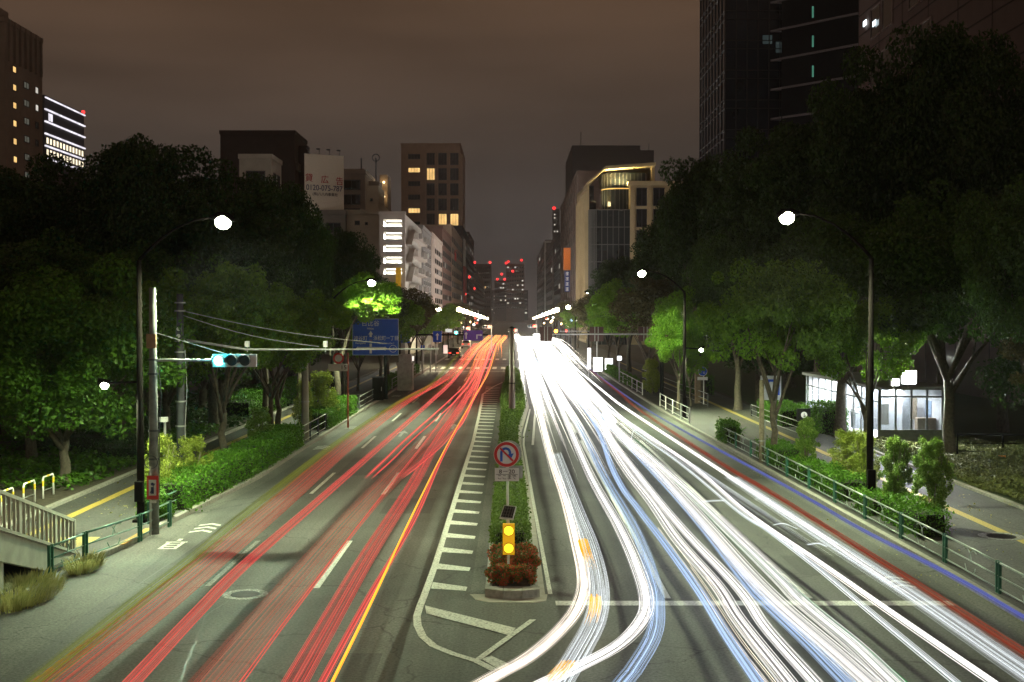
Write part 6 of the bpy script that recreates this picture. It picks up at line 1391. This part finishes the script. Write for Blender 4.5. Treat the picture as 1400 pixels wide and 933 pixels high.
for i, pxs in enumerate((((797, 738), (803, 758), (811, 780)), ((815, 815), (814, 835), (806, 858)), ((777, 905), (760, 922), (740, 945)))):
    trail(['first orange blink on the innermost bend, above the stop line', 'second orange blink where the bend crosses the stop line', 'third orange blink at the lower edge of the photo'][i], pxs, .7, .24, OS, 16, .010, 0, Yfar=None, extend=False, ragged=.5, group='orange blinks')
trail('blue streak in the first straight lane of the right carriageway', [(800, 560), (840, 647), (873, 696), (907, 740), (956, 808), (994, 869), (1038, 934)], z_, .16, BT, 1, .012, 44, .002, 1.4, 260, 3.4)
trail('white streak right of the blue one, first straight lane', [(798, 540), (840, 619), (891, 689), (925, 738), (979, 800), (1010, 848), (1078, 934)], z_, .16, WT, 3, .016, 26, .0032, 1.9, 260, 3.5)
trail('thick white band crossing the stop line at its middle', [(810, 560), (840, 606), (917, 704), (1005, 799), (1046, 857), (1114, 934)], z_, .12, WT, 4, .022, 18, .003, 2.0, 260, 4.2)
trail('thin orange and pale strands beside the white pair', [(905, 720), (960, 795), (1010, 870), (1060, 934)], .5, .35, WM, 0, .01, 12, .0035, 1, None)
trail('dense white band of the middle lane, left half', [(812, 540), (838, 585), (895, 640), (960, 712), (1020, 780), (1070, 830), (1140, 890), (1190, 934)], z_, .16, WT, 3, .020, 70, .0017, 2.6, 260, 4.6)
trail('dense white band of the middle lane, right half', [(826, 560), (840, 582), (925, 657), (1000, 728), (1066, 792), (1095, 822), (1165, 880), (1222, 934)], z_, .12, WT, 3, .018, 64, .0017, 3, 260, 5.0)
trail('blue rim below the dense middle white band', [(860, 610), (938, 694), (1020, 796), (1043, 822), (1100, 876), (1157, 934)], .5, .3, BT, 0, .012, 50, .0018, 1, 180, 4.4)
trail('thin white streak right of the middle lane arrow', [(815, 542), (838, 565), (935, 629), (1020, 700), (1121, 770), (1221, 840), (1357, 934)], z_, .07, WT, 3, .02, 10, .003, 2.4, 260, 5.9)
trail('thin blue white streak just left of that one', [(850, 575), (932, 636), (1010, 700), (1050, 726), (1115, 775), (1180, 829), (1307, 934)], z_, .04, WT2, 2, .013, 12, .003, 4, 180, 5.6)
trail('outer white streak near the right kerb lane', [(825, 535), (855, 558), (948, 619), (1046, 683), (1120, 730), (1200, 784), (1262, 824)], z_, .12, WT, 4, .022, 10, .004, 2, 260, 6.4, extend=False, ragged=.12)
trail('faint grey blue continuation of the outer streak', [(1000, 652), (1120, 732), (1250, 816), (1390, 912)], z_, .5, WT2, 0, .01, 80, .0009, 1, None)
trail('faint pale streak between outer and middle streaks', [(830, 555), (880, 592), (980, 660), (1060, 714), (1130, 760)], .6, .35, WT2, 0, .01, 16, .003, 1, 200, 6.0, extend=False, ragged=.3)
trail('wide near bundle of white strands in the inner lanes far away', [(720, 470), (727, 500), (738, 540), (752, 580), (775, 650)], .65, 1.1, FARW, 30, .022, 50, .01, 1.1, 300, 1.7, extend=False, ragged=.7, zs=.2)
trail('wide far bundle of white strands in the middle lanes', [(735, 470), (750, 500), (772, 535), (802, 580), (850, 660)], .65, 1.6, FARW, 36, .022, 60, .01, 1.15, 300, 3.2, extend=False, ragged=.7, zs=.2)
trail('wide far bundle of white strands in the outer lanes', [(750, 475), (770, 500), (798, 533), (834, 572), (900, 630)], .65, 1.6, FARW, 30, .022, 60, .01, 1.1, 300, 5.0, extend=False, ragged=.75, zs=.2)
trail('far glare of queued headlamps beside the median post', [(712, 470), (716, 490), (722, 520), (730, 560)], .8, 1.0, FARW, 22, .03, 30, .012, 1.3, 320, 1.1, extend=False, ragged=.6, zs=.45)  # this and the next: strands added to imitate overexposed glare
trail('far glare of queued headlamps towards the right kerb', [(765, 470), (785, 492), (812, 520)], .8, 1.7, FARW, 22, .03, 30, .012, 1.1, 320, 6.4, extend=False, ragged=.6, zs=.45)
trail('brick red streak along the right gutter', [(850, 540), (873, 560), (974, 627), (1050, 672), (1121, 716), (1250, 797), (1400, 893)], .75, .22, RK, 0, .01, 48, .0018, 1, 120, 7.8)
trail('violet blue streak along the right kerb line', [(800, 500), (843, 532), (884, 560), (943, 594), (1033, 642), (1120, 690), (1175, 722), (1300, 786), (1400, 844)], .55, .14, BL, 0, .01, 40, .0016, 1, 150, 8.8)
trail('dim green streak beside the dense middle white band', [(866, 601), (943, 676), (1007, 740), (1059, 786), (1110, 830)], .4, .3, GN, 0, .01, 20, .004, 1, None)
# the thin hooked scratches of light between the streaks
for i, pxs in enumerate((((1130, 748), (1118, 744), (1103, 746)), ((1090, 722), (1072, 715), (1056, 717)), ((1052, 684), (1040, 681), (1032, 685)), ((990, 685), (966, 686), (950, 690)), ((884, 596), (868, 588), (862, 604)))):
    trail(['small hooked light mark nearest the stop line', 'small hooked light mark above the first', 'small hooked light mark on the outer streak', 'small forked light mark on the green streak', 'small forked light mark farthest away'][i], pxs, .3, .05, WT2, 1, .006, 2, .003, 2, None, extend=False, group='small light marks')
# left carriageway, tail lamps
Zr = .8
trail('widest dim red streak nearest the left kerb', [(612, 515), (560, 545), (485, 600), (378, 692), (300, 757), (214, 828), (80, 933)], Zr, .85, RD2, 0, .01, 90, .0014, 1, 230, -6.9)
trail('yellow green rim left of the widest red streak', [(590, 525), (545, 550), (462, 605), (350, 692), (262, 765), (190, 820), (55, 928)], Zr + .1, .4, YG, 0, .01, 56, .0015, 1, 180, -7.6)
trail('broad clean red streak over the left lane line', [(620, 520), (588, 550), (532, 600), (439, 682), (336, 772), (270, 838), (181, 933)], Zr, .30, RD, 0, .01, 64, .0016, 1, 230, -5.6)
trail('short red streak ending in mid lane', [(640, 520), (612, 550), (556, 600), (530, 625), (499, 654)], Zr, .10, RD, 2, .012, 8, .004, 1, 230, -4.9, extend=False)
trail('second short red streak ending beside it', [(645, 520), (620, 550), (565, 600), (540, 625), (508, 654)], Zr, .06, RD, 2, .011, 6, .004, 1, 230, -4.6, extend=False)
trail('red streak across the second lane line of the left carriageway', [(650, 515), (625, 545), (585, 600), (514, 690), (407, 829), (328, 936)], Zr, .05, RD, 1, .009, 8, .003, 1.8, 230, -4.0)
trail('very dim wide red veil beside that streak', [(625, 560), (582, 605), (500, 690), (395, 812), (300, 925)], Zr, .75, RD2, 0, .01, 70, .0011, 1, 200, -4.6)
trail('pair of red strands ending by the lane line', [(640, 560), (610, 600), (580, 628), (547, 654)], Zr, .26, RD, 3, .012, 12, .004, 1, 230, -3.9, extend=False)
trail('wide red streak in the lane next to the amber one', [(655, 515), (640, 540), (600, 600), (564, 664), (507, 753), (456, 840), (402, 934)], Zr, .40, RD, 0, .01, 70, .0015, 1, 230, -3.4)
trail('narrow red streak touching the amber one', [(664, 515), (648, 545), (611, 612), (571, 702), (502, 820), (438, 936)], Zr, .10, RD, 0, .009, 26, .0024, 1, 230, -2.9)
trail('thin bright amber streak, rightmost on the left carriageway', [(668, 510), (650, 540), (615, 602), (571, 690), (514, 810), (452, 936)], Zr, .035, OR, 2, .012, 6, .004, 1.6, 230, -2.75)
trail('far bundle of orange red strands before the crossing', [(662, 480), (655, 500), (645, 530), (636, 560), (625, 590)], Zr, 1.5, FARO, 8, .010, 34, .006, 1, 320, -3.6, extend=False, ragged=.75)
trail('far red bundle of the left lanes', [(648, 480), (632, 500), (604, 530), (570, 560)], Zr, 1.2, FARO, 4, .009, 26, .006, 1, 320, -5.6, extend=False, ragged=.75)
trail('far amber glare in the turning lane beside the median', [(682, 470), (682, 480), (681, 492)], .9, 1.0, FARO, 8, .02, 16, .01, 1.2, 300, -1.6, extend=False, ragged=.6, zs=.35)

# ------------------------------------------------------------------ thin night haze, added to give the lamps a glow
hz = MB().box(-1600, 1600, -70, 3600, -1.1, 75).build('haze', bpy.data.materials.new('haze_air'))
m = hz.data.materials[0]; m.use_nodes = True; t_ = m.node_tree; t_.nodes.clear(); o_ = t_.nodes.new('ShaderNodeOutputMaterial'); v_ = t_.nodes.new('ShaderNodeVolumePrincipled')
v_.inputs['Color'].default_value = (.85, .84, .82, 1); v_.inputs['Density'].default_value = .00026; v_.inputs['Anisotropy'].default_value = .7
t_.links.new(v_.outputs[0], o_.inputs['Volume']); tag(hz, 'thin night haze added for lamp glow along the street', kind='stuff'); hz.display_type = 'WIRE'
